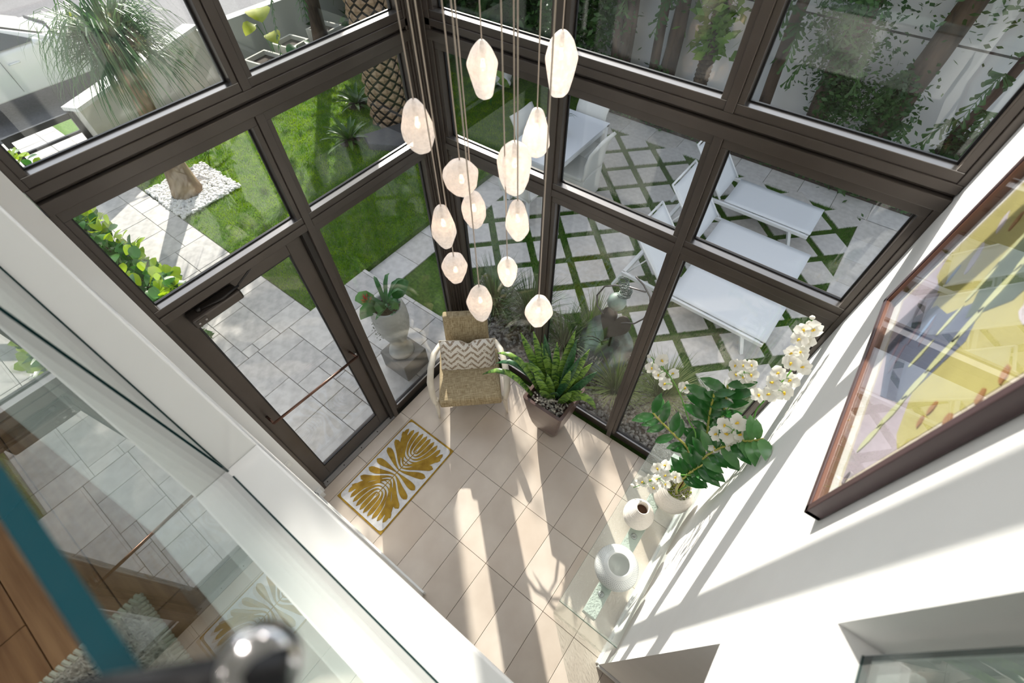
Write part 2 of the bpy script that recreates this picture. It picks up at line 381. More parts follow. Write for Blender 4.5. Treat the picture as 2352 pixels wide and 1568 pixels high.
mb = MB(); mb.box(5.2, 5.35, -5.35, .13, -.1, 6.1); struct('wall_far_right', mb, WHT, 'white wall at the end of the side landing')
# landing, curb, stringer
mb = MB(); mb.box(0, 2.805, -5.2, -2.205, 2.75, 2.985); struct('slab_landing', mb, WHT, 'white slab of the upper landing', 'slab', .003)
mb = MB(); mb.box(1.37, 2.805, -2.545, -2.205, 2.985, 3.10); struct('trim_15', mb, WHT, 'bright white curb under the landing glass rail', 'curb', .006)
mb = MB(); sl = .741
mb.prism([(1.37, 2.80), (1.37, 3.10), (0.0, 3.10+1.37*sl), (0.0, 2.80+1.37*sl)], -2.545, -2.205, fn=lambda u, v, w_: (u, w_, v))
struct('trim_16', mb, WHT, 'sloping white stair stringer rising left from the landing curb', 'stringer', .006)
OAK = mat('oak_board', (.20, .10, .045), .42, 0, (.31, .17, .08), 3.0, .04, 40, stretch=(1, 14, 14), detail=6)
OAK2 = mat('oak_board_light', (.24, .125, .058), .42, 0, (.35, .20, .10), 3.4, .04, 40, stretch=(1, 14, 14), detail=6)
mb = MB(); mb.box(0.0, 2.83, -5.2, -2.545, 2.985, 2.988); lf = struct('floor_landing', mb, BRZD, 'oak plank floor of the upper landing', 'floor')
yy = -2.545; k = 0
while yy > -5.1:
    xs = [0.0, .5+.37*(k % 4), 1.5+.33*(k % 3), 2.83]
    for a, b in zip(xs[:-1], xs[1:]):
        mb = MB(); mb.box(a+.0012, b-.0012, yy-.178, yy-.0012, 2.988, 3.0); mb.build('plank', (OAK, OAK2)[(k+int(a*7)) % 2], lf, bevel=.0015, seg=1)
    yy -= .18; k += 1
# glass rails
RAILG = glass('rail_glass', (.90, .96, .95), 1.7)
TEAL = mat('glass_edge_teal', (.002, .035, .05), .10, 0, spec=.8)
TEALD = mat('glass_edge_dark', (.004, .03, .03), .15, 0, spec=.8)
def railpanel(name, poly, fn, a, b, label):
    t = thing(name, label, 'glass railing', fn(*poly[0], a))
    n = len(poly); vs = [fn(u, v, a) for u, v in poly]+[fn(u, v, b) for u, v in poly]
    mb = MB(); mb.add(vs, [tuple(range(n)), tuple(range(n, 2*n))]+[(i, (i+1) % n, n+(i+1) % n, n+i) for i in range(n)])
    mb.mi = [0, 0]+[1]*n
    mb.build('glass_sheet', [RAILG, TEAL], t)
    return t
ry0, ry1 = -2.327, -2.311
t = railpanel('glass_rail', [(1.41, 3.102), (2.78, 3.102), (2.78, 4.155), (1.41, 4.155)], lambda u, v, w_: (u, w_, v), ry0, ry1, 'glass rail panel standing on the level landing curb')
mb = MB(); mb.box(1.405, 2.785, ry0-.0015, ry0+.0185, 3.098, 3.104); mb.build('edge_seal', TEALD, t)
t = railpanel('glass_rail', [(1.377, 3.104), (0.02, 3.104+1.357*sl), (0.02, 5.1), (1.377, 4.155)], lambda u, v, w_: (u, w_, v), ry0, ry1, 'glass rail panel rising with the sloping stair stringer')
mb = MB(); mb.prism([(1.379, 3.100), (0.02, 3.100+1.359*sl), (0.02, 3.107+1.359*sl), (1.379, 3.107)], ry0-.0015, ry0+.0185, fn=lambda u, v, w_: (u, w_, v)); mb.build('edge_seal', TEALD, t)
mb = MB(); mb.box(1.3745, 1.3785, ry0-.001, ry0+.018, 3.107, 4.15); mb.build('end_seal', TEALD, t)
t = railpanel('glass_rail', [(-1.77, 3.402), (-4.2, 3.402), (-4.2, 4.45), (-1.77, 4.45)], lambda u, v, w_: (w_, u, v), 2.885, 2.898, 'glass rail panel on the side landing curb past the painting')
mb = MB(); mb.box(2.884, 2.899, -4.2, -1.769, 3.398, 3.405); mb.build('edge_seal', TEALD, t)
# light switch
t = thing('light_switch', 'small white light switch beside the entrance door', 'switch', (0, -2.185, .76))
mb = MB(); mb.box(0, .006, -2.215, -2.155, .71, .81); mb.build('switch_plate', mat('switch_white', (.82, .82, .80), .35), t, bevel=.002)
mb = MB(); mb.box(.006, .010, -2.20, -2.17, .735, .785); mb.build('rocker', mat('switch_rocker', (.9, .9, .88), .3), t, bevel=.002)
# ================================================================ outdoors: ground
PAV = mat('paver_grey', (.44, .425, .41), .75, 0, (.57, .555, .535), 9, .12, 160, detail=10, lo=.35, hi=.6)
PAV2 = mat('paver_grey_dark', (.40, .39, .38), .75, 0, (.52, .505, .49), 11, .12, 170, detail=10, lo=.35, hi=.6)
PAV3 = mat('paver_grey_pale', (.50, .485, .465), .75, 0, (.62, .60, .575), 10, .12, 150, detail=10, lo=.35, hi=.6)
SAND = mat('joint_dark', (.09, .085, .08), .95)
SOIL = mat('soil', (.03, .022, .016), .95, 0, (.075, .055, .04), 60, .6, 120)
TURF = mat('turf_base', (.035, .085, .006), .9, 0, (.08, .16, .012), 30, .5, 200)
GRASS = mat('turf_blade', (.10, .26, .004), .55, 0, (.30, .47, .008), 5, trans=.35)
GRASSD = mat('gap_grass_blade', (.035, .15, .012), .55, 0, (.09, .28, .025), 8, trans=.3)
PEB = mat('grey_pebble', (.10, .095, .09), .55, 0, (.42, .40, .37), 22, 0, detail=1, lo=.3, hi=.7)
WPEB = mat('white_pebble', (.72, .71, .69), .5, 0, (.86, .85, .83), 20)
GZ = -.03; PZ = -.12
def modular(ox, oy, nx, ny, u, parent, z, rnd, keep=lambda x, y: True):
    occ = [[False]*ny for _ in range(nx)]; opts = [(4, 3), (3, 2), (2, 3), (2, 2), (3, 3), (2, 1), (1, 2), (1, 1)]
    cache = {}
    for i in range(nx):
        for j in range(ny):
            if occ[i][j]: continue
            o2 = opts[:]; rnd.shuffle(o2); o2.sort(key=lambda q: -q[0]*q[1]*(.4+rnd.random()))
            for a, b in o2:
                if i+a <= nx and j+b <= ny and all(not occ[i+p][j+q_] for p in range(a) for q_ in range(b)): break
            for p in range(a):
                for q_ in range(b): occ[i+p][j+q_] = True
            x0, y0 = ox+i*u, oy+j*u
            if not keep(x0+a*u/2, y0+b*u/2): continue
            mi = rnd.randrange(3); key = (a, b, mi); loc = (x0+a*u/2, y0+b*u/2, z)
            if key in cache: inst(cache[key], parent, loc, name='paver')
            else:
                mb = MB(); gg = .0028; mb.box(-a*u/2+gg, a*u/2-gg, -b*u/2+gg, b*u/2-gg, -.04, 0)
                o = mb.build('paver', (PAV, PAV2, PAV3)[mi], None, bevel=.004, seg=1); o.parent = parent; o.location = loc; cache[key] = o
def inst_local(parent): return parent
mb = MB(); mb.box(-1.96, -.13, -4.5, .17, -.40, GZ-.022)
porch = struct('floor_porch', mb, SAND, 'grey stone paved porch outside the entrance door', 'paving')
modular(-1.957, -3.78, 12, 26, .15, porch, GZ, random.Random(3))
for (a, b, c_, d_) in ((-1.96, -1.50, .12, .17), (-1.50, -1.0, .12, .17), (-1.0, -.5, .12, .17), (-.5, -.13, .12, .17)):
    mb = MB(); mb.box(a+.003, b-.003, c_+.002, d_, GZ-.09, GZ); mb.build('edge_paver', PAV3, porch, bevel=.004, seg=1)
mb = MB(); mb.box(-9.5, -1.962, -1.96, -.74, -.40, GZ-.022)
walk = struct('floor_walkway', mb, SAND, 'sunlit grey stone walkway leading to the gate', 'paving')
modular(-9.46, -1.95, 50, 8, .15, walk, GZ, random.Random(5))
# lawn
mb = MB(); mb.box(-6.9, -1.962, -.738, 5.9, -.40, GZ-.02); lawn = struct('ground_lawn', mb, TURF, 'green artificial turf lawn between walkway and patio', 'lawn')
n = 150000; P = np.stack([RN.uniform(-6.9, -1.97, n), RN.uniform(-.735, 5.2, n), np.full(n, GZ-.02)], 1)
keep = ~((P[:, 0] > -6.05) & (P[:, 0] < -4.95) & (P[:, 1] > -.735) & (P[:, 1] < .25)); P = P[keep & ((P[:, 0]+4.5)**2+(P[:, 1]-3.15)**2 > .16)]
V, F = blades_mesh(P, .028, .0035); o = pmesh('lawn_grass', V, F, GRASS); tag(o, 'short bright green turf blades of the lawn', 'grass', kind='stuff')
# patio
mb = MB(); mb.box(-1.96, 6.5, .17, 6.62, -.45, PZ-.02); pat = struct('floor_patio', mb, TURF, 'patio of stone squares set diagonally in grass strips', 'patio')
mb = MB(); hs = .2; mb.box(-hs, hs, -hs, hs, -.05, 0)
sq = {}
PSQ = mat('patio_square', (.60, .58, .565), .8, 0, (.71, .69, .67), 14, .15, 220, detail=10)
PSQ2 = mat('patio_square_warm', (.56, .535, .505), .8, 0, (.68, .65, .62), 14, .15, 220, detail=10)
centers = []
for i in range(-12, 16):
    for j in range(-12, 16):
        x = .14+.352*(i-j); y = 2.412+.354*(i+j)
        centers.append((x, y))
        if not (-1.55 < x < 3.05 and 1.15 < y < 5.35): continue
        key = R_.randrange(2)
        if key in sq: inst(sq[key], pat, (x, y, PZ), (0, 0, pi/4), name='stone_square')
        else:
            o = mb.build('stone_square', (PSQ, PSQ2)[key], None, bevel=.004, seg=1); o.parent = pat; o.location = (x, y, PZ); o.rotation_euler = (0, 0, pi/4); sq[key] = o
# straight border stones: far side, right side and left side
k = 0
for x in np.arange(-1.96, 5.9, .52):
    mb2 = MB(); mb2.box(x+.003, x+.517, 5.38, 5.85, PZ-.05, PZ-.001); mb2.build('border_stone', (PSQ, PSQ2)[k % 2], pat, bevel=.003, seg=1); k += 1
for y in np.arange(.2, 5.3, .52):
    mb2 = MB(); mb2.box(3.17, 3.85, y+.003, y+.517, PZ-.05, PZ-.001); mb2.build('border_stone', (PSQ, PSQ2)[k % 2], pat, bevel=.003, seg=1); k += 1
    mb2 = MB(); mb2.box(3.856, 4.6, y+.003, y+.517, PZ-.05, PZ-.001); mb2.build('border_stone', (PSQ, PSQ2)[k % 2], pat, bevel=.003, seg=1)
    mb2 = MB(); mb2.box(-1.958, -1.5, y+.003, y+.517, PZ-.05, PZ-.001); mb2.build('border_stone', (PSQ2, PSQ)[k % 2], pat, bevel=.003, seg=1)
# diagonal cut stones between border and squares are left as turf wedges
n = 130000; P = np.stack([RN.uniform(-1.5, 3.17, n), RN.uniform(.9, 5.4, n), np.full(n, PZ-.02)], 1)
u_ = (P[:, 0]-.14)/.352; v_ = (P[:, 1]-2.412)/.354; a_ = (u_+v_)/2; b_ = (v_-u_)/2
inside = (np.abs(a_-np.round(a_)) < .395) & (np.abs(b_-np.round(b_)) < .395)
xc = .14+.352*(np.round(a_)-np.round(b_)); yc = 2.412+.354*(np.round(a_)+np.round(b_))
inside &= (xc > -1.55) & (xc < 3.05) & (yc > 1.15) & (yc < 5.35)
P = P[~inside]
V, F = blades_mesh(P, .030, .0035); o = pmesh('gap_grass', V, F, GRASSD); tag(o, 'dark green grass growing in the strips between patio squares', 'grass', kind='stuff')
# pebble bed along the garden glazing
def pebbles(name, pts, r0, r1, m_, label, seed=3, parent=None):
    rs = random.Random(seed); bm = bmesh.new(); bmesh.ops.create_icosphere(bm, subdivisions=1, radius=1); bv = np.array([v.co[:] for v in bm.verts]); bf = np.array([[v.index for v in f.verts] for f in bm.faces]); bm.free()
    Vs = []; Fs = []; k = 0
    for p in pts:
        r = rs.uniform(r0, r1); s3 = np.array([r*rs.uniform(.8, 1.35), r*rs.uniform(.7, 1.1), r*rs.uniform(.45, .7)]); a = rs.random()*pi
        v = bv*s3; c, s_ = cos(a), sin(a); v = np.stack([v[:, 0]*c-v[:, 1]*s_, v[:, 0]*s_+v[:, 1]*c, v[:, 2]], 1)+np.array(p)
        Vs.append(v); Fs.append(bf+k); k += len(v)
    o = pmesh(name, np.concatenate(Vs), np.concatenate(Fs), m_, parent, smooth=True)
    if parent is None: tag(o, label, 'pebbles', kind='stuff')
    else: o['kind'] = 'stuff'
    return o
mb = MB(); mb.box(-.13, 3.17, .135, 1.12, PZ-.02, -.075); struct('ground_bed', mb, SOIL, 'dark planting bed outside the garden glazing', 'planting bed')
rs = random.Random(4)
pebbles('bed_pebbles', [(rs.uniform(-.6, 3.15), rs.uniform(.16, 1.1), -.07+rs.uniform(-.004, .012)) for _ in range(4200)], .014, .027, PEB, 'grey river pebbles covering the bed outside the garden glazing')
# outer ground, street
mb = MB(); mb.box(-60, 60, -60, 60, -1.6, -1.4); struct('ground_far', mb, mat('far_ground', (.22, .24, .2), .9), 'distant ground around the house', 'ground')
mb = MB(); mb.box(-8.9, -6.9, -8, 8, -.9, -.06); struct('ground_front', mb, mat('front_concrete', (.62, .57, .52), .8, 0, (.68, .63, .58), 5), 'pale paved strip along the front garden wall', 'paving')
mb = MB(); mb.box(-10.4, -8.9, -8, 9, -1.3, -.42); struct('ground_verge', mb, mat('verge_grass', (.07, .16, .02), .9, 0, (.14, .26, .05), 40, .6, 120), 'mown grass verge beside the street', 'grass verge')
mb = MB(); mb.box(-30, -10.4, -20, 20, -1.4, -.75); struct('ground_street', mb, mat('asphalt', (.13, .13, .14), .85, 0, (.18, .18, .19), 30, .2, 200), 'grey asphalt street beyond the grass verge', 'street')
# neighbour wall behind the patio
NW = mat('neighbour_wall', (.74, .75, .76), .7, 0, (.79, .80, .81), 2)
mb = MB(); mb.box(-3.2, 9, 6.62, 6.95, -.4, 4.7); nw = struct('wall_garden', mb, NW, 'tall white boundary wall behind the patio trees')
mb = MB(); mb.box(-3.2, 9, 6.612, 6.62, 1.775, 1.80); mb.build('joint_line', mat('joint_black', (.03, .03, .03), .7), nw)
mb = MB(); mb.box(-1.96, 6.5, 5.86, 6.60, PZ-.02, PZ+.03); struct('ground_tree_bed', mb, SOIL, 'dark soil bed below the boundary wall', 'planting bed')
# ================================================================ outdoors: things
WMET = mat('white_powder_coat', (.80, .82, .84), .4, 0, spec=.4)
MESHW = mat('white_sling_mesh', (.74, .77, .81), .65, 0, (.80, .83, .87), 300, spec=.25)
TBL = mat('white_table_glass', (.74, .77, .82), .12, 0, spec=.6)
WICK = mat('white_woven', (.70, .70, .67), .7, 0, (.78, .78, .75), 160, .15, 260)
# ---- patio table
T = thing('patio_table', 'white rectangular patio dining table seen between the bronze mullions', 'table', (-.98, 3.34, PZ))
mb = MB(); mb.box(-1.42, -.54, 2.60, 4.08, .70, .735); mb.build('table_top', TBL, T, bevel=.004)
mb = MB(); mb.box(-1.38, -.58, 2.64, 2.67, .61, .70); mb.box(-1.38, -.58, 4.01, 4.04, .61, .70); mb.box(-1.39, -1.36, 2.66, 4.02, .61, .70); mb.box(-.60, -.57, 2.66, 4.02, .61, .70); mb.build('apron', WMET, T)
for x in (-1.41, -.62):
    for y in (2.61, 3.99):
        mb = MB(); mb.box(x, x+.07, y, y+.08, PZ, .70); mb.build('leg', WMET, T, bevel=.004)
mb = MB(); mb.box(-.545, -.535, 4.0, 4.05, .705, .725); mb.build('end_cap', BRZD, T)
def patio_chair(loc, rz, label, skirt):
    t = thing('patio_chair', label, 'chair', loc, rz, 'white chairs around the patio table')
    H = .0
    def L(mb, name, m_, **k): return mb.build(name, m_, t, world=False, **k)
    mb = MB(); mb.box(-.26, .26, -.24, .26, .42, .47); L(mb, 'seat', WICK, bevel=.015)
    pts = [(0, -.22, .44), (0, -.25, .56), (0, -.255, .70), (0, -.30, .88), (0, -.38, 1.02)]
    mb = MB()
    mb.grid(lambda u, v: (-.26+.52*u, (lambda k: pts[int(k)][1]+(pts[min(int(k)+1, 4)][1]-pts[int(k)][1])*(k-int(k)))(v*4)-.018*(1-(2*u-1)**2)*-1, (lambda k: pts[int(k)][2]+(pts[min(int(k)+1, 4)][2]-pts[int(k)][2])*(k-int(k)))(v*4)), 6, 8)
    L(mb, 'backrest', WICK, smooth=True, thick=.045)
    if skirt:
        mb = MB(); mb.box(-.26, .26, -.25, -.21, .02, .45); mb.box(-.26, -.225, -.22, .25, .02, .42); mb.box(.225, .26, -.22, .25, .02, .42); L(mb, 'skirt', WICK, bevel=.006)
    for x in (-.225, .185):
        for y in (-.215, .19):
            mb = MB(); mb.box(x, x+.04, y, y+.04, 0, .42); L(mb, 'leg', WMET, bevel=.003)
    return t
patio_chair((-.60, 3.37, PZ), radians(90), 'white curved chair on the house side of the patio table', True)
patio_chair((-.93, 3.90, PZ), radians(180), 'white chair at the far end of the patio table', True)
patio_chair((-1.31, 3.37, PZ), radians(-90), 'white chair on the lawn side of the patio table', True)
patio_chair((-.98, 2.50, PZ), radians(0), 'white chair with bare legs at the near end of the patio table', False)
# table plant
t = thing('table_plant', 'dark spiky potted plant on the white patio table', 'plant', (-1.0, 3.35, .735))
LG = mat('dark_strap_leaf', (.02, .05, .025), .4, 0, (.04, .10, .04), 6, trans=.2)
mb = MB(); mb.lathe([(.05, 0), (.08, .06), (.085, .10), (.075, .10)], n=20); mb.build('pot', mat('pot_dark', (.08, .07, .07), .4), t, world=False, smooth=True)
mb = MB(); rs = random.Random(9)
for i in range(26):
    a = rs.random()*2*pi; l = rs.uniform(.15, .30); pp = [(cos(a)*l*q, sin(a)*l*q, .09+.22*sin(q*2.3)*rs.uniform(.8, 1.1)) for q in (0, .3, .6, .85, 1)]
    mb.leaf(pp, [.006, .008, .007, .005, .001], (0, 0, 1))
mb.build('leaves', LG, t, world=False)
# ---- loungers: local x towards the foot end, built at z=0 ground
def lounger():
    t = thing('sun_lounger', 'x', 'sun lounger', (0, 0, 0), 0, 'white sun loungers on the patio')
    B = lambda mb, n, m_, **k: mb.build(n, m_, t, world=False, **k)
    w2 = .34
    for s_ in (-1, 1):
        mb = MB(); mb.box(-.62, 1.22, s_*w2-.02, s_*w2+.02, .26, .31); B(mb, 'side_rail', WMET, bevel=.005)
    mb = MB(); mb.box(-.62, -.57, -w2, w2, .26, .31); B(mb, 'cross_rail', WMET, bevel=.005)
    mb = MB(); mb.box(1.17, 1.22, -w2, w2, .26, .31); B(mb, 'cross_rail', WMET, bevel=.005)
    for x in (-.60, .98):
        for s_ in (-1, 1):
            mb = MB(); mb.tube([(x, s_*(w2-.0), .27), (x-.10*(1 if x < 0 else -1.0), s_*(w2-.0), 0)], [.03, .026], 4); B(mb, 'leg', WMET)
    mb = MB(); mb.grid(lambda u, v: (.02+1.21*u, -.325+.65*v, .325-.028*sin(pi*v)*(1 if u < .02 else .55)+(-.0)), 10, 8); B(mb, 'seat_sling', MESHW, smooth=True, thick=.012)
    ca, sa = cos(radians(50)), sin(radians(50))
    mb = MB(); mb.grid(lambda u, v: (-.06-.80*u*ca, -.325+.65*v, .345+.80*u*sa-.015*sin(pi*v)), 8, 8); bk = B(mb, 'back_sling', MESHW, smooth=True, thick=.012)
    mb = MB()
    for s_ in (-1, 1): mb.tube([(-.04, s_*.335, .33), (-.06-.83*ca, s_*.335, .345+.83*sa)], .014, 8)
    mb.tube([(-.06-.83*ca, -.335, .345+.83*sa), (-.06-.83*ca, .335, .345+.83*sa)], .014, 8); B(mb, 'back_frame', WMET, smooth=True)
    mb = MB()
    for s_ in (-1, 1): mb.tube([(-.06-.42*ca, s_*.28, .345+.42*sa), (-.56, s_*.30, .29)], .009, 6)
    mb.tube([(-.06-.42*ca, -.28, .345+.42*sa), (-.56, .30, .29)], .007, 6); B(mb, 'back_strut', WMET, smooth=True)
    mb = MB(); mb.box(.05, 1.0, -.02, .02, .25, .275); B(mb, 'centre_rail', WMET)
    return t
L0 = lounger()
for i, (x, y, r, lab) in enumerate([(1.42, 4.40, .6, 'farthest white sun lounger from the glazing, third from the glass'), (1.54, 3.36, 1.0, 'middle white sun lounger of the three on the patio'), (1.57, 2.30, 2.0, 'nearest white sun lounger to the glazing, beside the sculpture')]):
    o = L0 if i == 0 else copy_tree(L0)
    o.location = (x, y, PZ+.012); o.rotation_euler = (0, 0, radians(-r)); o['label'] = lab
# ---- urn on pedestal on the porch
STO = mat('grey_cast_stone', (.33, .335, .325), .6, 0, (.44, .445, .43), 4, .05, 40, stretch=(1, 1, 3))
PEDM = mat('dark_cast_stone', (.145, .142, .135), .7, 0, (.18, .176, .168), 8, .06, 80)
t = thing('pedestal', 'square dark grey stone pedestal under the urn outside', 'pedestal', (-.40, -.575, GZ))
mb = MB(); mb.box(-.59, -.215, -.755, -.415, GZ, .245); mb.build('block', PEDM, t, bevel=.008)
t['label'] = 'square dark grey stone pedestal under the urn outside'
U = thing('stone_urn', 'tall grey face-shaped stone urn standing on the pedestal', 'urn', (-.41, -.59, .245))
prof = [(.10, 0), (.14, .012), (.13, .05), (.092, .13), (.09, .20), (.125, .30), (.165, .42), (.183, .55), (.18, .67), (.162, .76), (.156, .775), (.135, .765), (.13, .70)]
mb = MB(); mb.lathe(prof, n=48, wob=lambda a, z: .05*max(0, cos(a+.7))**3*sin(max(0, min(1, (z-.25)/.5))*pi)); mb.build('urn_body', STO, U, world=False, smooth=True)
mb = MB(); mb.lathe([(.128, .72), (.06, .735), (.001, .74)], n=24); mb.build('soil', SOIL, U, world=False)
UP = thing('urn_plants', 'bromeliad and broad green leaves planted in the stone urn', 'plant', (-.41, -.59, .985))
LV = mat('broad_leaf', (.025, .11, .025), .35, 0, (.06, .21, .05), 7, trans=.25)
LV2 = mat('broad_leaf_light', (.05, .16, .03), .35, 0, (.10, .28, .06), 7, trans=.25)
def broad(mb, base, tip, w_, nrm=(0, 0, 1), droop=.08, mi=0):
    b, e = Vector(base), Vector(tip); pts = []
    for q in (0, .12, .3, .5, .7, .88, 1): p = b.lerp(e, q); p.z += droop*sin(q*pi); pts.append(p)
    mb.leaf(pts, [w_*k for k in (.05, .12, .85, 1, .8, .4, .01)], nrm, mi, .18)
for tip, w_, m_ in [((.10, .26, .20), .085, LV), ((-.26, -.16, .06), .075, LV2), ((.02, -.12, .02), .06, LV), ((.16, .02, .05), .06, LV2), ((-.10, -.26, -.02), .07, LV)]:
    mb = MB(); broad(mb, (tip[0]*.25, tip[1]*.25, .0), tip, w_, (.45, -.5, .75)); mb.build('broad_leaf', m_, UP, world=False, smooth=True)
for a, l, hgt in [(2.0, .22, .26), (1.2, .24, .27), (.6, .22, .25), (2.7, .24, .22), (3.6, .26, .12), (4.3, .25, .05), (5.0, .2, .03), (.1, .2, .18)]:
    mb = MB(); mb.leaf([(cos(a)*l*q, sin(a)*l*q, hgt*sin(q*2.0)*1.05) for q in (0, .25, .5, .75, 1)], [.012, .02, .022, .017, .003], (0, 0, 1)); mb.build('strap_leaf', LV, UP, world=False, smooth=True)
mb = MB(); rs = random.Random(2)
for i in range(26):
    a = rs.random()*2*pi; r = .045*rs.random(); c0 = (-.13+cos(a)*r, -.11+sin(a)*r, .10+rs.uniform(-.02, .03)); mb.leaf([c0, (c0[0]+cos(a)*.03, c0[1]+sin(a)*.03, c0[2]+.03)], [.006, .001], (0, 0, 1))
o = mb.build('red_bloom', mat('red_bract', (.45, .05, .02), .5, trans=.2), UP, world=False); o['label'] = 'red bromeliad bloom'
mb = MB()
for i in range(12):
    a = rs.uniform(4.2, 4.9); 
    p = [(cos(a)*.12, sin(a)*.12, 0)]; 
    for q in range(1, 7): p.append((cos(a)*(.165+.004*q), sin(a)*(.165+.004*q), -.05*q))
    for q in range(1, 7):
        c0 = Vector(p[q])+Vector((rs.uniform(-.02, .02), rs.uniform(-.02, .02), 0)); mb.leaf([c0, c0+Vector((rs.uniform(-.012, .012), rs.uniform(-.012, .012), -.014))], [.006, .003], (cos(a), sin(a), .4))
mb.build('trailing_stems', mat('trailing_bead', (.05, .07, .03), .8), UP, world=False)['kind'] = 'stuff'
mb = MB()
for i in range(46):
    a = rs.uniform(-.6, 1.4); r = rs.uniform(.05, .13); c0 = Vector((cos(a)*r, sin(a)*r, .02+rs.uniform(0, .05))); b_ = rs.random()*6.28
    mb.leaf([c0, c0+Vector((cos(b_)*.02, sin(b_)*.02, .015)), c0+Vector((cos(b_)*.035, sin(b_)*.035, .012))], [.004, .014, .002], (0, 0, 1))
mb.build('succulent_rosettes', mat('succulent', (.06, .16, .08), .5, 0, (.10, .24, .12), 30), UP, world=False)
# ---- hedge beside the walkway
HL = mat('clusia_leaf', (.28, .46, .012), .32, 0, (.54, .64, .015), 3, trans=.4)  # leaf colour brightened to stand in for sunlight on the hedge
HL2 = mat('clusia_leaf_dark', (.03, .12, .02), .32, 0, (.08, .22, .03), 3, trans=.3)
HED = thing('clusia_hedge', 'glossy round-leaved green hedge beside the walkway', 'hedge', (-4, -1.86, GZ))
protos = []
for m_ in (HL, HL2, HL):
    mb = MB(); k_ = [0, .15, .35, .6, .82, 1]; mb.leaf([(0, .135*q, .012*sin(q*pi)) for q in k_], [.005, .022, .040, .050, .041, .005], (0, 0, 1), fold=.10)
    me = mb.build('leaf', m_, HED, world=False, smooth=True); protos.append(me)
rs = random.Random(21)
for p in protos: p.location = (0, .1, .9)
cnt = 0
def leafq(d, roll):
    q = Vector(d).normalized().to_track_quat('Y', 'Z'); return q @ Quaternion((0, 1, 0), roll)
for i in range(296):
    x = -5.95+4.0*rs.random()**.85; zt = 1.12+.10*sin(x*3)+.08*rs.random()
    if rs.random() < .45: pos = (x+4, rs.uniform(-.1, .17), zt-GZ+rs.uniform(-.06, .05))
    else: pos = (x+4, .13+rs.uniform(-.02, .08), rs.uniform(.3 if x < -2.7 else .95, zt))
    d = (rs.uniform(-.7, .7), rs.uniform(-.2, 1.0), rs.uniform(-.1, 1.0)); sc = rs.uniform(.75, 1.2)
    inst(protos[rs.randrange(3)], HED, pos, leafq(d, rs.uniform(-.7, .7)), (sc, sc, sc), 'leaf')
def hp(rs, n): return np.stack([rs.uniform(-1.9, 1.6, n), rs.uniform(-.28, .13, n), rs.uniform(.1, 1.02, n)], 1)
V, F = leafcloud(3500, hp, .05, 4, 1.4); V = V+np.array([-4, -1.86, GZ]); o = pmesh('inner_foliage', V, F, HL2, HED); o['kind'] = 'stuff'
mb = MB()
for i in range(14): x = -1.8+i*.245; mb.tube([(x, 0, 0), (x+rs.uniform(-.1, .1), .02, .5), (x+rs.uniform(-.2, .2), rs.uniform(-.1, .1), 1.0)], [.02, .014, .006], 6)
mb.build('branches', mat('twig', (.09, .06, .04), .8), HED, world=False)
# ---- ponytail palm in its pebble square
BARK = mat('pale_bark', (.20, .13, .075), .85, 0, (.36, .26, .16), 9, .5, 40, stretch=(1, 1, .35))
t = thing('ponytail_palm', 'ponytail palm with drooping thin leaves in a white pebble bed', 'tree', (-5.5, -.33, GZ))
tr = [(-5.5, -.33, GZ-.02), (-5.52, -.31, .12), (-5.55, -.27, .45), (-5.58, -.20, .9), (-5.6, -.12, 1.35), (-5.6, -.05, 1.75)]
mb = MB(); mb.tube(tr, [.24, .20, .15, .125, .11, .09], 20); mb.build('trunk', BARK, t, smooth=True)
def droop_leaves(mb, c, n, r0, r1, up, drop, wd, seed):
    rs = random.Random(seed)
    for i in range(n):
        a = rs.random()*2*pi; r = rs.uniform(r0, r1); uu = up*rs.uniform(.15, 1.25); dd = drop*rs.uniform(.5, 1.15); pts = []
        for q in (0, .12, .28, .45, .62, .8, 1): pts.append((c[0]+cos(a)*r*(1-(1-q)**1.7), c[1]+sin(a)*r*(1-(1-q)**1.7), c[2]+uu*sin(min(q*2.6, pi/2+.2*q))*(1 if q < .5 else 1)-dd*max(0, q-.22)**1.5))
        mb.leaf(pts, [wd*.9, wd, wd, wd*.85, wd*.65, wd*.4, wd*.05], (cos(a)*.3, sin(a)*.3, 1), fold=.3)
PT = mat('ponytail_leaf', (.045, .12, .045), .4, 0, (.12, .23, .08), 2, trans=.3)
mb = MB(); droop_leaves(mb, (-5.6, -.03, 1.85), 560, .38, 1.0, .58, 1.02, .0125, 3)
mb.build('leaf_crown', PT, t)
rs = random.Random(14)
pebbles('white_pebbles', [(rs.uniform(-6.05, -4.95), rs.uniform(-.735, .25), GZ+rs.uniform(-.01, .02)) for _ in range(2600)], .018, .034, WPEB, 'white pebbles in a square around the ponytail palm')
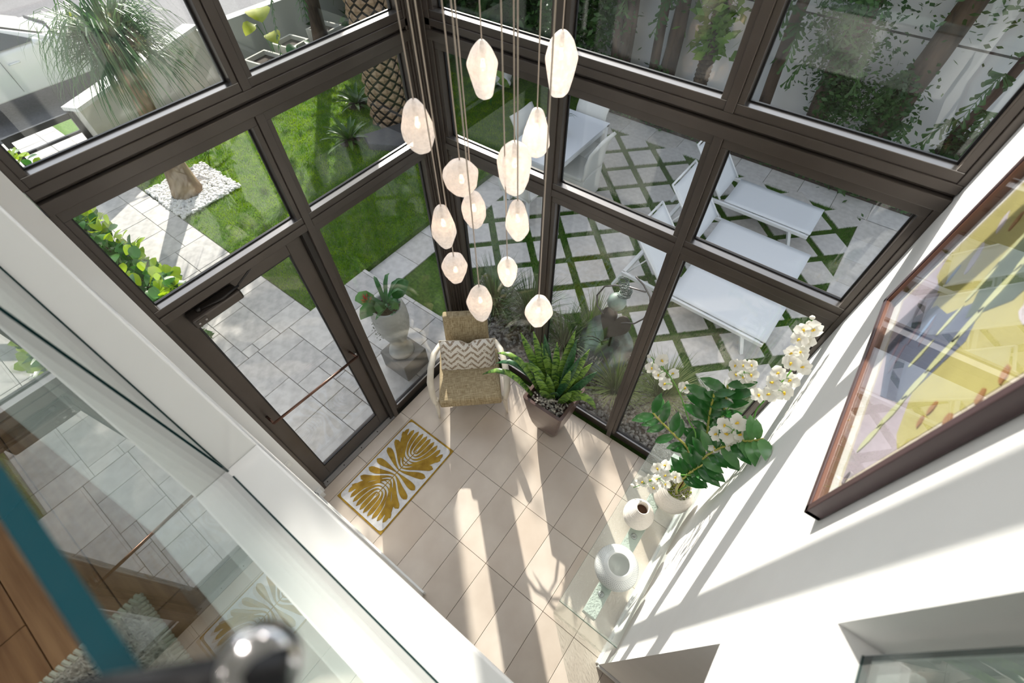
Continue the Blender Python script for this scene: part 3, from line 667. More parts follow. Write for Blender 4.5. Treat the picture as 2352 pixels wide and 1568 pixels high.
# ---- date palm with diamond bark, unseen crown shaped for its shade
PB = mat('palm_boot', (.26, .17, .10), .85, 0, (.40, .28, .18), 14, .4, 60)
PBD = mat('palm_core', (.03, .026, .02), .95)
DP = thing('date_palm', 'thick date palm with diamond patterned bark behind the lawn', 'tree', (-4.5, 3.15, GZ))
mb = MB(); mb.tube([(-4.5, 3.15, -.1), (-4.52, 3.15, 1.4), (-4.5, 3.15, 7.0)], [.33, .30, .24], 24); mb.build('trunk', PBD, DP, smooth=True)
mb = MB(); mb.add([(0, -.075, 0), (.02, 0, -.055), (0, .075, 0), (.02, 0, .062), (.045, 0, 0)], [(0, 1, 4), (1, 2, 4), (2, 3, 4), (3, 0, 4)]); pb_ = mb.build('bark_scale', PB, DP, world=False, bevel=0)
first = True
for r in range(26):
    for c_ in range(10):
        a = 2*pi*(c_+.5*(r % 2))/10
        if cos(a-atan2(-4.0, 5.6)) < -.15: continue
        z = -.02+r*.062*1.6; rr = .325-.02*z
        if z > 2.6: continue
        loc = (cos(a)*rr, sin(a)*rr, z-GZ); s_ = 1.15
        if first: pb_.location = loc; pb_.rotation_euler = (0, 0, a); pb_.scale = (s_, s_, s_); first = False
        else: inst(pb_, DP, loc, (0, 0, a), (s_, s_, s_), 'bark_scale')
FR = mat('palm_frond', (.035, .11, .03), .4, 0, (.09, .20, .05), 3, trans=.35)
def frond(mb, base, a, l, rise, drop, seed, wl=.40):
    rs = random.Random(seed); pts = []
    for i in range(15):
        q = i/14; pts.append(Vector((base[0]+cos(a)*l*q*(1-.12*q), base[1]+sin(a)*l*q*(1-.12*q), base[2]+rise*sin(q*2.1)-drop*q**2.2)))
    mb.tube(pts, [.018*(1-.8*i/14) for i in range(15)], 5)
    sdv = Vector((-sin(a), cos(a), 0))
    for i in range(1, 44):
        q = i/44; k_ = q*14; j = min(int(k_), 13); p = pts[j].lerp(pts[j+1], k_-j); tg = (pts[j+1]-pts[j]).normalized()
        ll = wl*(sin(min(1, q*1.25+.08)*pi*.92)+.12)
        for s_ in (-1, 1):
            d = (sdv*s_+tg*.75+Vector((0, 0, .15))).normalized(); e = p+d*ll*rs.uniform(.85, 1.1)-Vector((0, 0, .10*ll)); mid = p.lerp(e, .5)+Vector((0, 0, .03*ll))
            mb.leaf([p, mid, e], [.009, .012, .001], (0, 0, 1), fold=.3)
rs = random.Random(31); k = 0
for (a, l, rise, drop) in [q_ for q_ in [(-.55, 2.2, .5, 1.9), (-1.0, 2.3, .4, 2.2), (-1.5, 2.4, .6, 1.6), (-.1, 2.1, .5, 1.9), (-2.0, 2.2, .5, 1.8), (-2.6, 2.3, .6, 1.5), (.5, 2.2, .7, 1.4), (1.2, 2.2, .8, 1.2), (2.0, 2.3, .7, 1.3), (2.8, 2.3, .6, 1.5), (-1.25, 2.0, 1.3, .5), (0, 1.9, 1.4, .4), (3.0, 2., 1.3, .5), (-.8, 2.5, .9, 1.1), (-2.3, 2.4, 1.0, .9)] if cos(q_[0])+1.13*sin(q_[0]) < .35]:
    mb = MB(); frond(mb, (-4.5, 3.15, 7.0), a, l, rise, drop*1.2, k); mb.build('frond', FR, DP); k += 1
for i in range(26):
    a = -.85-3.0*((i*.618) % 1); mb = MB(); frond(mb, (-4.5, 3.15, 7.0), a, rs.uniform(2.0, 2.7), rs.uniform(.3, 1.3), rs.uniform(.6, 2.6), 50+i, .5); mb.build('frond', FR, DP)
for i, (a, l, b_, dr) in enumerate([(3.35, 1.35, (-4.75, 3.1, 3.3), 2.2), (3.9, 1.5, (-4.7, 3.0, 3.4), 2.6), (2.6, 1.2, (-4.7, 3.3, 3.2), 2.3), (4.6, .9, (-4.5, 2.9, 3.2), 1.6)]):
    mb = MB(); frond(mb, b_, a, l, .25, dr, 90+i, .34); mb.build('frond', FR, DP)
# ---- potted bromeliads on the lawn edge
BRO = mat('bromeliad_leaf', (.05, .13, .03), .3, 0, (.14, .24, .05), 4, trans=.25)
def bromeliad(loc, r, n, label, seed):
    t = thing('bromeliad', label, 'plant', loc)
    rs = random.Random(seed)
    for i in range(n):
        a = 2.4*i; el = .25+.9*(i/n); l = r*rs.uniform(.85, 1.1)
        pts = [(cos(a)*l*q*cos(el)*(1 if q < .6 else 1), sin(a)*l*q*cos(el), l*(sin(el)*q*1.1-.35*q*q)) for q in (0, .2, .45, .7, .88, 1)]
        mb = MB(); mb.leaf(pts, [.02, .032, .036, .032, .02, .002], (0, 0, 1), fold=.4); mb.build('leaf', BRO, t, world=False, smooth=True)
    mb = MB(); mb.lathe([(.20, -.03), (.17, .0), (.10, .035), (.001, .045)], n=20); mb.build('bark_mulch', SOIL, t, world=False)
    return t
bromeliad((-4.55, 2.18, GZ+.0), .55, 22, 'sunlit striped bromeliad at the edge of the lawn', 1)
bromeliad((-5.4, 3.1, GZ), .5, 18, 'shaded bromeliad beside the date palm trunk', 2)
t = thing('granite_block', 'dark flat granite slab beside the sunlit bromeliad', 'stone', (-4.0, 2.5, GZ))
mb = MB(); mb.prism([(-4.35, 2.35), (-4.05, 2.2), (-3.45, 2.55), (-3.6, 2.95), (-4.1, 3.0)], GZ-.02, GZ+.10); mb.build('slab', mat('granite', (.05, .05, .052), .6, 0, (.09, .09, .092), 60, .1), t, bevel=.012)
# ---- monstera at lawn back
def bush(name, label, cat, loc, pos, n, size, m_, seed, asp=1.6, stems=None, group=None):
    t = thing(name, label, cat, loc, group=group)
    V, F = leafcloud(n, pos, size, seed, asp); o = pmesh('foliage', V+np.array(loc), F, m_, t); o['kind'] = 'stuff'
    if stems:
        mb = MB()
        for s_ in stems: mb.tube(s_[0], s_[1], 8)
        mb.build('stem', mat('twig', (.09, .06, .04), .8), t, world=False, smooth=True)
    return t
# ================================================================ garden, boundary trees, street
BK = mat('dark_bark', (.028, .019, .014), .9, 0, (.12, .08, .055), 7, .8, 25, stretch=(1, 1, .25), detail=8)
FT = mat('fishtail_leaf', (.02, .07, .015), .4, 0, (.07, .17, .035), 2, trans=.35)
FT2 = mat('tree_leaf_dark', (.02, .065, .02), .45, 0, (.06, .15, .035), 2, trans=.3)
def tree(label, x, y, r, lean, h, cl, n, sz, seed, name='boundary_tree', m_=FT, hang=True, multi=1):
    t = thing(name, label, 'tree', (x, y, PZ), group='trees along the white boundary wall'); rs = random.Random(seed)
    for k in range(multi):
        dx = rs.uniform(-.16, .16)*(multi > 1); dy = rs.uniform(-.1, .1)*(multi > 1); rr = r*(rs.uniform(.7, 1.1) if multi > 1 else 1)
        pts = []; 
        for i in range(8): q = i/7; pts.append((dx+lean[0]*q+.03*sin(q*9+seed+k), dy+lean[1]*q, h*q))
        mb = MB(); mb.tube(pts, [rr*(1.25 if i == 0 else 1)*(1-.45*i/7) for i in range(8)], 12); mb.build('trunk', BK, t, world=False, smooth=True)
    def pos(rs_, n_):
        c = np.array([(a, b, c_) for a, b, c_, d in cl]); rad = np.array([d for a, b, c_, d in cl]); i = rs_.randint(0, len(cl), n_); v = rs_.normal(size=(n_, 3))*.55; v[:, 2] *= 1.25
        p_ = c[i]+v*rad[i][:, None]; p_[:, 1] = np.minimum(p_[:, 1], 6.5-y) if x > -3.3 else p_[:, 1]; return p_
    V, F = leafcloud(n, pos, sz, seed, 2.2); o = pmesh('foliage', V+np.array((x, y, PZ)), F, m_, t); o['kind'] = 'stuff'
    return t
tree('slim leaning dark trunk by the middle mullion before the boundary wall', 1.08, 6.2, .10, (-.05, 0), 4.6, [(0, .0, 3.2, .7), (-.3, -.1, 4.0, .9), (.4, 0, 3.9, .8)], 2600, .055, 1)
tree('thick rough dark trunk in the pane nearest the painting wall', 1.95, 6.22, .17, (-.3, -.05), 4.8, [(-.25, -.2, 2.3, .5), (-.1, -.2, 1.7, .35), (.15, -.25, 1.2, .25), (-.3, 0, 3.4, .9), (.2, .1, 4.2, .9)], 6000, .04, 2)
tree('short mossy stump-like trunk with low fern leaves before the boundary wall', 2.75, 6.2, .19, (.08, 0), 4.4, [(0, -.2, .5, .35), (-.1, -.2, 1.3, .28), (.2, 0, 3.3, .8), (-.3, 0, 4.1, .8)], 4200, .045, 3)
tree('thin bent trunk beside the far right jamb', 3.5, 6.15, .07, (.25, 0), 4.2, [(.2, -.2, 1.0, .18), (.3, 0, 3.2, .8), (.1, 0, 3.9, .8)], 2200, .055, 4)
tree('clump of dark stems left of the ringed palm before the boundary wall', -.75, 6.2, .085, (.03, 0), 4.6, [(0, -.15, .6, .2), (0, 0, 2.7, .55), (.3, 0, 3.6, .9), (-.4, 0, 4.2, .8)], 2400, .055, 5, multi=4)
tree('clump of brown stems near the middle upper pane edge', -1.55, 6.2, .08, (.0, 0), 4.6, [(.1, -.2, .45, .25), (-.3, -.2, 1.5, .4), (.1, 0, 3.4, .9), (-.3, 0, 4.3, .8)], 2600, .055, 6, multi=4)
tree('leafy green tree beside the pair of brown stem clumps', -2.5, 6.1, .08, (.05, 0), 4.4, [(.2, -.25, 1.2, .5), (-.1, -.25, 1.9, .5), (0, 0, .6, .5), (0, 0, 2.9, .8), (.1, 0, 3.9, .8)], 4200, .06, 7)
tree('dense dark evergreen behind the lawn corner', -4.3, 6.6, .12, (.0, 0), 4.6, [(0, 0, .8, .8), (.1, 0, 1.9, .9), (0, 0, 3.1, 1.0), (.1, 0, 4.2, .9)], 9000, .12, 8, m_=FT2)
tree('dense evergreen behind the date palm', -6.0, 6.3, .14, (.0, 0), 4.4, [(0, 0, .7, .9), (.1, 0, 1.9, 1.0), (0, 0, 3.1, 1.0), (.1, 0, 4.0, .8)], 9000, .12, 9, m_=FT2)
tree('broad evergreen at the far back corner of the lawn', -7.9, 6.5, .14, (.0, 0), 5.0, [(0, 0, .7, .9), (.1, 0, 1.7, 1.1), (0, 0, 2.9, 1.1), (.2, 0, 4.1, 1.1)], 9000, .12, 10, m_=FT2)
def spray(par, base, a, l, rise, drop, seed, wl=.16, n=16):
    rs = random.Random(seed); pts = []; mb = MB()
    for i in range(11): q = i/10; pts.append(Vector((base[0]+cos(a)*l*q, min(base[1]+sin(a)*l*q, 6.5), base[2]+rise*sin(q*2.2)-drop*q*q)))
    mb.tube(pts, [.010*(1-.7*i/10) for i in range(11)], 5); sdv = Vector((-sin(a), cos(a), 0))
    for i in range(2, n+1):
        q = i/n; k_ = q*10; j = min(int(k_), 9); p = pts[j].lerp(pts[j+1], k_-j); tg = (pts[j+1]-pts[j]).normalized()
        for s_ in (-1, 1):
            d = (sdv*s_*rs.uniform(.3, 1.1)+tg*rs.uniform(.2, .9)-Vector((rs.uniform(-.3, .3), 0, rs.uniform(.1, .8)))).normalized(); e = p+d*wl*rs.uniform(.5, 1.1); mb.leaf([p, p.lerp(e, .55), e, e+d*.012], [.003, .011, .022, .008], (rs.uniform(-.6, .6), -.8, .5), fold=.2)
    mb.build('leaf_spray', FT, par)
bt = [o for o in bpy.data.objects if o.name.startswith('boundary_tree')]; bt.sort(key=lambda o: o.name)
sp = [(1, 1.85, 2.0, -2.2, .55, .3, .5), (1, 1.8, 1.75, -.9, .6, .25, .55), (1, 1.8, 1.6, -2.7, .55, .2, .6), (1, 1.78, 2.2, -1.6, .6, .3, .5), (0, 1.05, 1.9, -1.9, .6, .3, .6), (0, 1.05, 1.7, -1.2, .5, .3, .5), (2, 2.8, 1.5, -2.4, .5, .2, .55), (2, 2.8, .9, -1.0, .5, .25, .5), (2, 2.8, .7, -2.6, .55, .2, .5), (3, 3.6, 1.3, -1.2, .45, .2, .5), (3, 3.55, 1.1, -2.4, .45, .2, .5), (3, 3.6, 1.7, -1.9, .5, .25, .5), (4, -.75, 1.7, -1.7, .45, .25, .5), (5, -1.5, 1.9, -1.3, .5, .25, .5)]
for i, (k, x, z, a, l, r, d) in enumerate(sp): spray(bt[k], (x, 6.15, z), a, l, r, d, 70+i)
# ringed palm
t = thing('ringed_palm', 'ringed palm trunk with hanging leaves in the middle upper pane', 'tree', (.0, 6.15, PZ))
prof = []
for i in range(60): z = i*.07; prof += [(.115-.012*(z/4), z), (.128-.012*(z/4), z+.02), (.115-.012*(z/4), z+.045)]
mb = MB(); mb.lathe(prof, n=14); mb.build('trunk', mat('ringed_bark', (.045, .034, .026), .9, 0, (.12, .09, .065), 20, .3), t, world=False)
def pz(rs_, n_): return np.stack([rs_.normal(0, .16, n_), rs_.normal(-.12, .12, n_), rs_.uniform(1.25, 2.6, n_)], 1)
V, F = leafcloud(420, pz, .095, 5, 2.0); o = pmesh('foliage', V+np.array((0, 6.15, PZ)), F, mat('bright_green_leaf', (.09, .22, .03), .4, 0, (.20, .36, .06), 3, trans=.4), t); o['kind'] = 'stuff'  # lighter green than the leaves of the other trees
tree('dark trunk behind the planter boxes with an unseen crown added for shade', -7.75, 4.25, .16, (.2, .1), 4.4, [(.2, 0, 4.4, .9), (.9, -.2, 4.2, .8), (-.5, .2, 4.7, .8), (.5, .5, 4.9, .8), (1.3, -.5, 3.9, .6), (.2, -.6, 4.3, .7), (.6, 0, 3.0, .6), (1.4, 0, 3.0, .6), (2.0, -.1, 3.1, .6)], 9500, .08, 12, m_=FT)  # crown clusters put in to shade the porch and lawn
# ground cover tufts at the patio edge
GCV = mat('ground_cover', (.02, .08, .015), .5, 0, (.05, .16, .03), 9, trans=.25)
def gpos(rs_, n_): return np.stack([rs_.uniform(-1.9, 4.6, n_), 5.95+rs_.normal(0, .07, n_), PZ+.03+.07*rs_.rand(n_)], 1)
V, F = leafcloud(1700, gpos, .035, 6, 1.5); o = pmesh('ground_cover', V, F, GCV); tag(o, 'low dark ground cover edging the far patio border', 'ground cover', kind='stuff')
# ---- ornamental grass clumps in the pebble bed
OG = mat('ornamental_grass', (.05, .11, .035), .5, 0, (.16, .22, .09), 2, trans=.3)
OG2 = mat('ornamental_grass_light', (.14, .22, .05), .5, 0, (.36, .42, .16), 2, trans=.35)
def clump(loc, n, r, h, m_, label, seed, wd=.0045):
    t = thing('grass_clump', label, 'ornamental grass', loc, group='grass clumps in the pebble bed'); rs = random.Random(seed); mb = MB()
    for i in range(n):
        a = rs.random()*2*pi; rr = r*rs.random()**.7; hh = h*rs.uniform(.6, 1.15); b0 = (cos(a)*.05*rs.random(), sin(a)*.05*rs.random())
        pts = [(b0[0]+cos(a)*rr*q**1.6, b0[1]+sin(a)*rr*q**1.6, hh*(q*1.25-.42*q*q*(rr/r+.35))) for q in (0, .25, .5, .75, 1)]
        if loc[1]+pts[-1][1] < .16: pts = [(p[0], max(p[1], .17-loc[1]), p[2]) for p in pts]
        mb.leaf(pts, [wd, wd, wd*.9, wd*.6, wd*.1], (cos(a)*.4, sin(a)*.4, 1), fold=.3)
    mb.build('blades', m_, t, world=False); return t
BZ = -.075
clump((-.05, .62, BZ), 300, .55, .80, OG, 'dark grass clump right behind the corner post', 1)
clump((.42, .72, BZ), 380, .52, .80, OG, 'dense dark grass clump behind the armchair', 2)
clump((.95, .62, BZ), 300, .45, .68, OG, 'dark grass clump between the armchair and the snake plant', 3)
clump((1.10, 1.0, BZ), 170, .38, .75, OG2, 'bright upright grass clump behind the snake plant', 4)
clump((1.72, .50, BZ), 300, .44, .5, OG2, 'bright low grass clump under the sculpture disc', 5)
clump((2.15, .68, BZ), 340, .50, .66, OG2, 'sunlit grass clump behind the left orchid spray', 6)
clump((2.72, .82, BZ), 220, .42, .6, OG, 'sparse grass clump near the end jamb', 7)
# ---- metal garden sculpture
VER = mat('verdigris', (.10, .10, .095), .5, .1, (.40, .54, .47), 4, .1, 30, detail=8, lo=.40, hi=.66)
BRS = mat('dark_bronze_plate', (.045, .036, .032), .38, .6, (.075, .062, .055), 12)
S = thing('garden_sculpture', 'bronze heart figure with wire hair on a verdigris disc outside', 'sculpture', (1.42, .78, -.075))
mb = MB(); tilt = Matrix.Translation((1.38, .76, .30)) @ Vector((.22, -.62, .75)).to_track_quat('Z', 'Y').to_matrix().to_4x4()
bmv = []
for (r, z) in [(.001, 0), (.12, .012), (.2, .035), (.27, .075), (.262, .062), (.2, .022), (.12, 0), (.001, -.012)]: bmv.append((r, z))
m2 = MB(); m2.lathe(bmv, n=44, wob=lambda a, z: .05*sin(3*a+1)+.025*sin(7*a), ax=(1.05, 1.25), close=False); m2.v = [tuple(tilt @ Vector((p[0], p[1], p[2]))) for p in m2.v]
m2.build('disc', VER, S, smooth=True)
mb = MB(); mb.tube([(1.42, .80, -.075), (1.42, .79, .3), (1.42, .78, .55), (1.41, .78, .85), (1.38, .78, .95)], .014, 8); mb.build('rod', BRS, S, smooth=True)
mb = MB(); mb.tube([(1.42, .80, -.078), (1.42, .80, -.045)], .16, 24); mb.build('base_plate', BRS, S)
def heart(cx, cz, w_, h_, ang, y, name):
    pts = []
    for i in range(28):
        a = 2*pi*i/28; hx = 16*sin(a)**3; hz = 13*cos(a)-5*cos(2*a)-2*cos(3*a)-cos(4*a)
        u, v = hx/17*w_, hz/17*h_; pts.append((cx+u*cos(ang)-v*sin(ang), cz+u*sin(ang)+v*cos(ang)))
    m_ = MB(); m_.prism(pts, y, y+.012, fn=lambda u, v, w2: (u, w2+.75*(v-.75), v)); return m_.build(name, BRS, S, bevel=.003)
heart(1.42, .73, .18, .16, -.12, .76, 'heart_body')
mb = MB(); mb.lathe([(.001, -.10), (.05, -.085), (.085, -.04), (.095, 0), (.085, .045), (.05, .085), (.001, .10)], c=(1.38, .79, 1.01), n=24, close=False); mb.build('head', VER, S, smooth=True)
rs = random.Random(8); mb = MB()
for i in range(9):
    p = []; ph = rs.random()*6
    for q in range(26): a = q*.75+ph; p.append((1.42+.05*cos(a)+rs.uniform(-.012, .012)+.03*sin(q*.2), .79+.045*sin(a), 1.13+.008*q+rs.uniform(-.01, .01)))
    mb.tube(p, .0028, 4)
mb.build('wire_hair', mat('oxidised_wire', (.10, .14, .13), .45, .4), S)
STEEL = mat('brushed_bar', (.16, .15, .15), .3, .8)
mb = MB(); mb.tube([(1.62, .80, 1.30), (1.55, .80, 1.285), (1.45, .80, 1.26), (1.32, .80, 1.20), (1.22, .80, 1.12), (1.16, .80, .95), (1.19, .79, .82), (1.27, .78, .77), (1.40, .78, .72)], .0085, 8); mb.build('arm_bar', STEEL, S, smooth=True)
mb = MB(); mb.tube([(1.49, .80, 1.42), (1.58, .80, 1.37), (1.67, .80, 1.27), (1.71, .80, 1.12), (1.68, .80, .96), (1.61, .79, .84), (1.54, .78, .81), (1.44, .78, .73)], .0085, 8); mb.build('arm_bar', STEEL, S, smooth=True)
mb = MB(); mb.tube([(1.36, .70, .42), (1.33, .66, .50), (1.27, .63, .53), (1.22, .62, .50)], .005, 6); mb.tube([(1.35, .70, .40), (1.29, .65, .46), (1.24, .63, .45)], .004, 6); mb.tube([(1.41, .74, .46), (1.36, .70, .42), (1.38, .69, .40)], .014, 8); mb.build('leaf_ornament', BRS, S, smooth=True)
# ---- white stone statue at the lawn corner
t = thing('stone_statue', 'weathered white stone statue half hidden behind a pendant', 'statue', (-3.7, 5.35, GZ))
bm = bmesh.new()
for c_, r in [((0, 0, .2), (.30, .24, .20)), ((0, 0, .48), (.20, .16, .22)), ((.02, -.02, .76), (.11, .11, .14)), ((.2, -.12, .14), (.2, .1, .09)), ((-.18, -.14, .14), (.2, .1, .09)), ((.22, -.02, .45), (.06, .06, .18)), ((-.22, -.02, .45), (.06, .06, .18)), ((.02, -.02, .90), (.05, .05, .05))]:
    bmesh.ops.create_uvsphere(bm, u_segments=20, v_segments=12, radius=1, matrix=Matrix.Translation(c_) @ Matrix.Diagonal((*r, 1)))
me = bpy.data.meshes.new('figure'); bm.to_mesh(me); bm.free(); me.materials.append(mat('statue_stone', (.55, .54, .52), .8, 0, (.78, .77, .75), 6, .3, 20))
o = bpy.data.objects.new('figure', me); C.objects.link(o); o.parent = t
md = o.modifiers.new('remesh', 'REMESH'); md.mode = 'VOXEL'; md.voxel_size = .025; md.use_smooth_shade = True
# ---- low garden wall, gate
CONC = mat('garden_wall_paint', (.66, .63, .55), .75, 0, (.72, .69, .62), 4)
def angled(p0, p1, th, z0, z1, mb, grow=0):
    a = Vector((p1[0]-p0[0], p1[1]-p0[1], 0)); L_ = a.length; a.normalize(); n_ = Vector((-a.y, a.x, 0)); p = Vector((*p0, 0)); e = Vector((*p1, 0))
    v = []
    for z in (z0, z1): v += [p-a*grow-n_*grow+Vector((0, 0, z)), e+a*grow-n_*grow+Vector((0, 0, z)), e+a*grow+n_*(th+grow)+Vector((0, 0, z)), p-a*grow+n_*(th+grow)+Vector((0, 0, z))]
    mb.add(v, [(0, 1, 2, 3), (4, 5, 6, 7), (0, 1, 5, 4), (1, 2, 6, 5), (2, 3, 7, 6), (3, 0, 4, 7)])
t = thing('garden_wall', 'low cream garden wall with white coping behind the ponytail palm', 'garden wall', (-7, -.62, -.06))
mb = MB(); angled((-6.98, -.62), (-8.35, 2.1), .22, -.4, .93, mb); mb.build('wall_body', CONC, t)
mb = MB(); angled((-6.98, -.62), (-8.35, 2.1), .22, .93, .985, mb, .03); mb.build('coping', mat('coping_white', (.82, .81, .78), .6), t)
t = thing('garden_gate', 'black metal gate with horizontal slats beside the low wall', 'gate', (-7.1, -1.08, -.06))
GB = mat('gate_black', (.02, .02, .022), .4, .4)
for y in (-1.62, -.72): mb = MB(); mb.box(-7.14, -7.08, y-.04, y+.04, -.06, .92); mb.build('gate_stile', GB, t)
for z in (.84, .62, .40, .18, .02): mb = MB(); mb.box(-7.13, -7.09, -1.58, -.76, z, z+(.08 if z > .8 else .035)); mb.build('slat', GB, t)
# ---- concrete planter boxes
BOXC = mat('planter_concrete', (.42, .42, .38), .8, 0, (.52, .52, .47), 5, .05, 50)
YL = mat('yellow_green_leaf', (.28, .36, .01), .35, 0, (.55, .60, .02), 3, trans=.45)
MON = mat('monstera_leaf', (.02, .09, .02), .35, 0, (.06, .19, .04), 3, trans=.3)
def pbox(x, y, s_, h, label):
    t = thing('planter_box', label, 'planter', (x, y, -.06), radians(8), group='concrete planter boxes along the back path')
    mb = MB(); o_, i_ = s_/2, s_/2-.045
    ring = lambda r, z: [(-r, -r, z), (r, -r, z), (r, r, z), (-r, r, z)]
    mb.add(ring(o_, 0)+ring(o_, h)+ring(i_, h)+ring(i_, h-.10), [(0, 1, 2, 3)]+[(k*4+i, k*4+(i+1) % 4, k*4+4+(i+1) % 4, k*4+4+i) for k in range(3) for i in range(4)]); mb.build('box', BOXC, t, world=False, bevel=.004)
    mb = MB(); mb.box(-i_, i_, -i_, i_, h-.14, h-.08); mb.build('soil', SOIL, t, world=False)
    return t
pbox(-7.05, .95, .45, .32, 'planter box at the foot of the low cream wall')
pbox(-7.35, 1.75, .45, .32, 'planter box between the low wall and the tall mullion')
pbox(-7.75, 2.85, .55, .38, 'nearest planter box right of the tall mullion')
pbox(-7.95, 3.65, .55, .38, 'middle planter box below a hanging frond')
pbox(-7.95, 4.55, .55, .38, 'farthest planter box before the grey back wall')
mb = MB(); mb.box(-9.0, -8.75, 2.2, 7.2, -.1, .75); tag(mb.build('back_wall', mat('back_wall_grey', (.40, .42, .40), .8)), 'grey green low wall behind the planter boxes', 'garden wall')
def bigleaf(name, label, cat, loc, spec, m_):
    t = thing(name, label, cat, loc)
    for (a, l, hz, w_) in spec:
        mb = MB(); st = Vector((cos(a)*.05, sin(a)*.05, 0)); kn = Vector((cos(a)*l*.5, sin(a)*l*.5, hz)); mb.tube([(0, 0, 0), tuple(st+Vector((0, 0, hz*.6))), tuple(kn)], .008, 5); sm = mb.build('stalk', LV2, t, world=False)
        mb = MB(); broad(mb, kn, kn+Vector((cos(a)*l, sin(a)*l, -.12)), w_, (0.3, -.2, .9), .05); mb.build('broad_leaf', m_, sm, world=False, smooth=True)
    return t
bigleaf('elephant_ear', 'yellow-green elephant ear leaves behind the ponytail palm crown', 'plant', (-8.35, .75, -.06), [(.3, .38, 1.5, .2), (-.7, .38, 1.3, .2), (1.4, .34, 1.1, .18), (-1.8, .3, 1.6, .2), (2.6, .34, 1.0, .18), (.8, .3, .5, .13)], YL)
bigleaf('elephant_ear', 'glowing yellow elephant ear leaf right of the tall mullion', 'plant', (-8.1, 3.3, -.06), [(-.5, .4, 1.1, .24), (-.2, .3, .65, .17), (-1.6, .3, .8, .15)], YL)
bigleaf('monstera_plant', 'dark monstera leaves at the low end of the cream wall', 'plant', (-6.6, .75, GZ), [(-.6, .35, .55, .2), (.2, .35, .45, .18), (-1.5, .35, .4, .2), (1.2, .3, .5, .16)], MON)
bigleaf('monstera_plant', 'dark broad leaves beside the nearest planter box', 'plant', (-7.3, 3.5, GZ), [(-.6, .3, .35, .12), (.6, .3, .45, .12), (-1.5, .25, .5, .11), (2, .3, .4, .12)], MON)
bigleaf('banana_plant', 'yellow-green shrub leaves in the dark corner behind the lawn', 'plant', (-3.3, 4.6, GZ), [(-1.2, .25, .5, .10), (-.2, .25, .7, .10), (.8, .25, .4, .1), (-2.2, .25, .6, .1), (2.2, .25, .5, .1)], mat('shrub_leaf', (.14, .26, .03), .4, 0, (.26, .40, .06), 3, trans=.4))
# ---- parked car
CARP = mat('car_white', (.90, .90, .90), .18, 0, spec=.6)
CARG = mat('car_glass', (.035, .05, .055), .05, 0, spec=.9)
CARB = mat('car_black', (.02, .02, .022), .45)
X = thing('parked_car', 'white car parked on the street beyond the garden gate', 'car', (-12.93, -.6, -.75))
bx0, bx1 = -13.86, -12.0; cx_ = (bx0+bx1)/2
prof = [(2.55, -.30), (2.62, -.05), (2.58, .12), (2.35, .22), (1.6, .33), (.95, .40), (.70, .415), (-.5, .41), (-2.3, .45), (-3.0, .42), (-3.12, .1), (-3.05, -.33), (-2.6, -.36), (2.2, -.36)]
mb = MB(); n = len(prof); vs = []
for xx, ins in ((bx0, 1), (bx0+.10, 0), (bx1-.10, 0), (bx1, 1)):
    for (y, z) in prof: vs.append((xx if ins == 0 or z < .3 else xx+(.05 if xx == bx0 else -.05), y*(1 if ins == 0 else .985), z-(.03 if ins and z > .1 else 0)))
fs = [tuple(range(n)), tuple(range(3*n, 4*n))]+[(k*n+i, k*n+(i+1) % n, (k+1)*n+(i+1) % n, (k+1)*n+i) for k in range(3) for i in range(n)]
mb.add(vs, fs); body = mb.build('body', CARP, X, bevel=.04, seg=3, smooth=True)
def gh(y, z, ins): return [(bx0+.08+ins, y, z), (bx1-.08-ins, y, z)]
st = [(.72, .41, .0), (-.28, .84, .16), (-.7, .90, .19), (-2.1, .88, .19), (-2.85, .45, .06)]
mb = MB()
for (y, z, ins) in st: mb.add(gh(y, z, ins), [])
mb.f = [(0, 1, 3, 2), (2, 3, 5, 4), (4, 5, 7, 6), (6, 7, 9, 8), (0, 2, 4, 6, 8), (1, 3, 5, 7, 9), (0, 1, 9, 8)]; mb.mi = [0]*7
mb.build('cabin', CARP, X, bevel=.03, seg=2)
def quad(name, pts, m_, par, off=(0, 0, 0)):
    mb = MB(); mb.add([tuple(Vector(p)+Vector(off)) for p in pts], [tuple(range(len(pts)))]); return mb.build(name, m_, par, thick=.012)
quad('windshield', [(bx0+.20, .64, .455), (bx1-.20, .64, .455), (bx1-.32, -.24, .838), (bx0+.32, -.24, .838)], CARG, X, (0, .012, .012))
quad('side_window', [(bx1-.088, .42, .43), (bx1-.088, -.62, .43), (bx1-.262, -.62, .865), (bx1-.24, -.30, .81)], CARG, X, (.012, 0, .005))
quad('side_window', [(bx1-.088, -.70, .43), (bx1-.088, -1.75, .43), (bx1-.262, -1.75, .865), (bx1-.262, -.70, .865)], CARG, X, (.012, 0, .005))
mb = MB(); mb.tube([(bx0+.15, .80, .415), (cx_, .92, .425), (bx1-.12, .78, .415)], .035, 8); mb.build('cowl', CARB, X, smooth=True)
for xs, nm in ((bx1, 1), (bx0, -1)):
    mb = MB(); mb.lathe([(.001, -.09), (.05, -.085), (.085, -.05), (.09, 0), (.08, .05), (.05, .085), (.001, .09)], n=16, close=False); mb.v = [(xs+nm*(.13)+p[2]*.9, .36+p[0]*.8, .47+p[1]*.75) for p in mb.v]; mm_ = mb.build('side_mirror', CARP, X, smooth=True)
    mb = MB(); mb.tube([(xs-nm*.04, .40, .41), (xs+nm*.1, .38, .44)], .025, 8); mb.build('mirror_foot', CARB, mm_, smooth=True)
for yy in (-.21, -1.35): mb = MB(); mb.tube([(bx1-.005, yy-.10, .205), (bx1+.022, yy-.07, .21), (bx1+.022, yy+.07, .21), (bx1-.005, yy+.10, .205)], .014, 8); mb.build('door_handle', CARP, X, smooth=True)
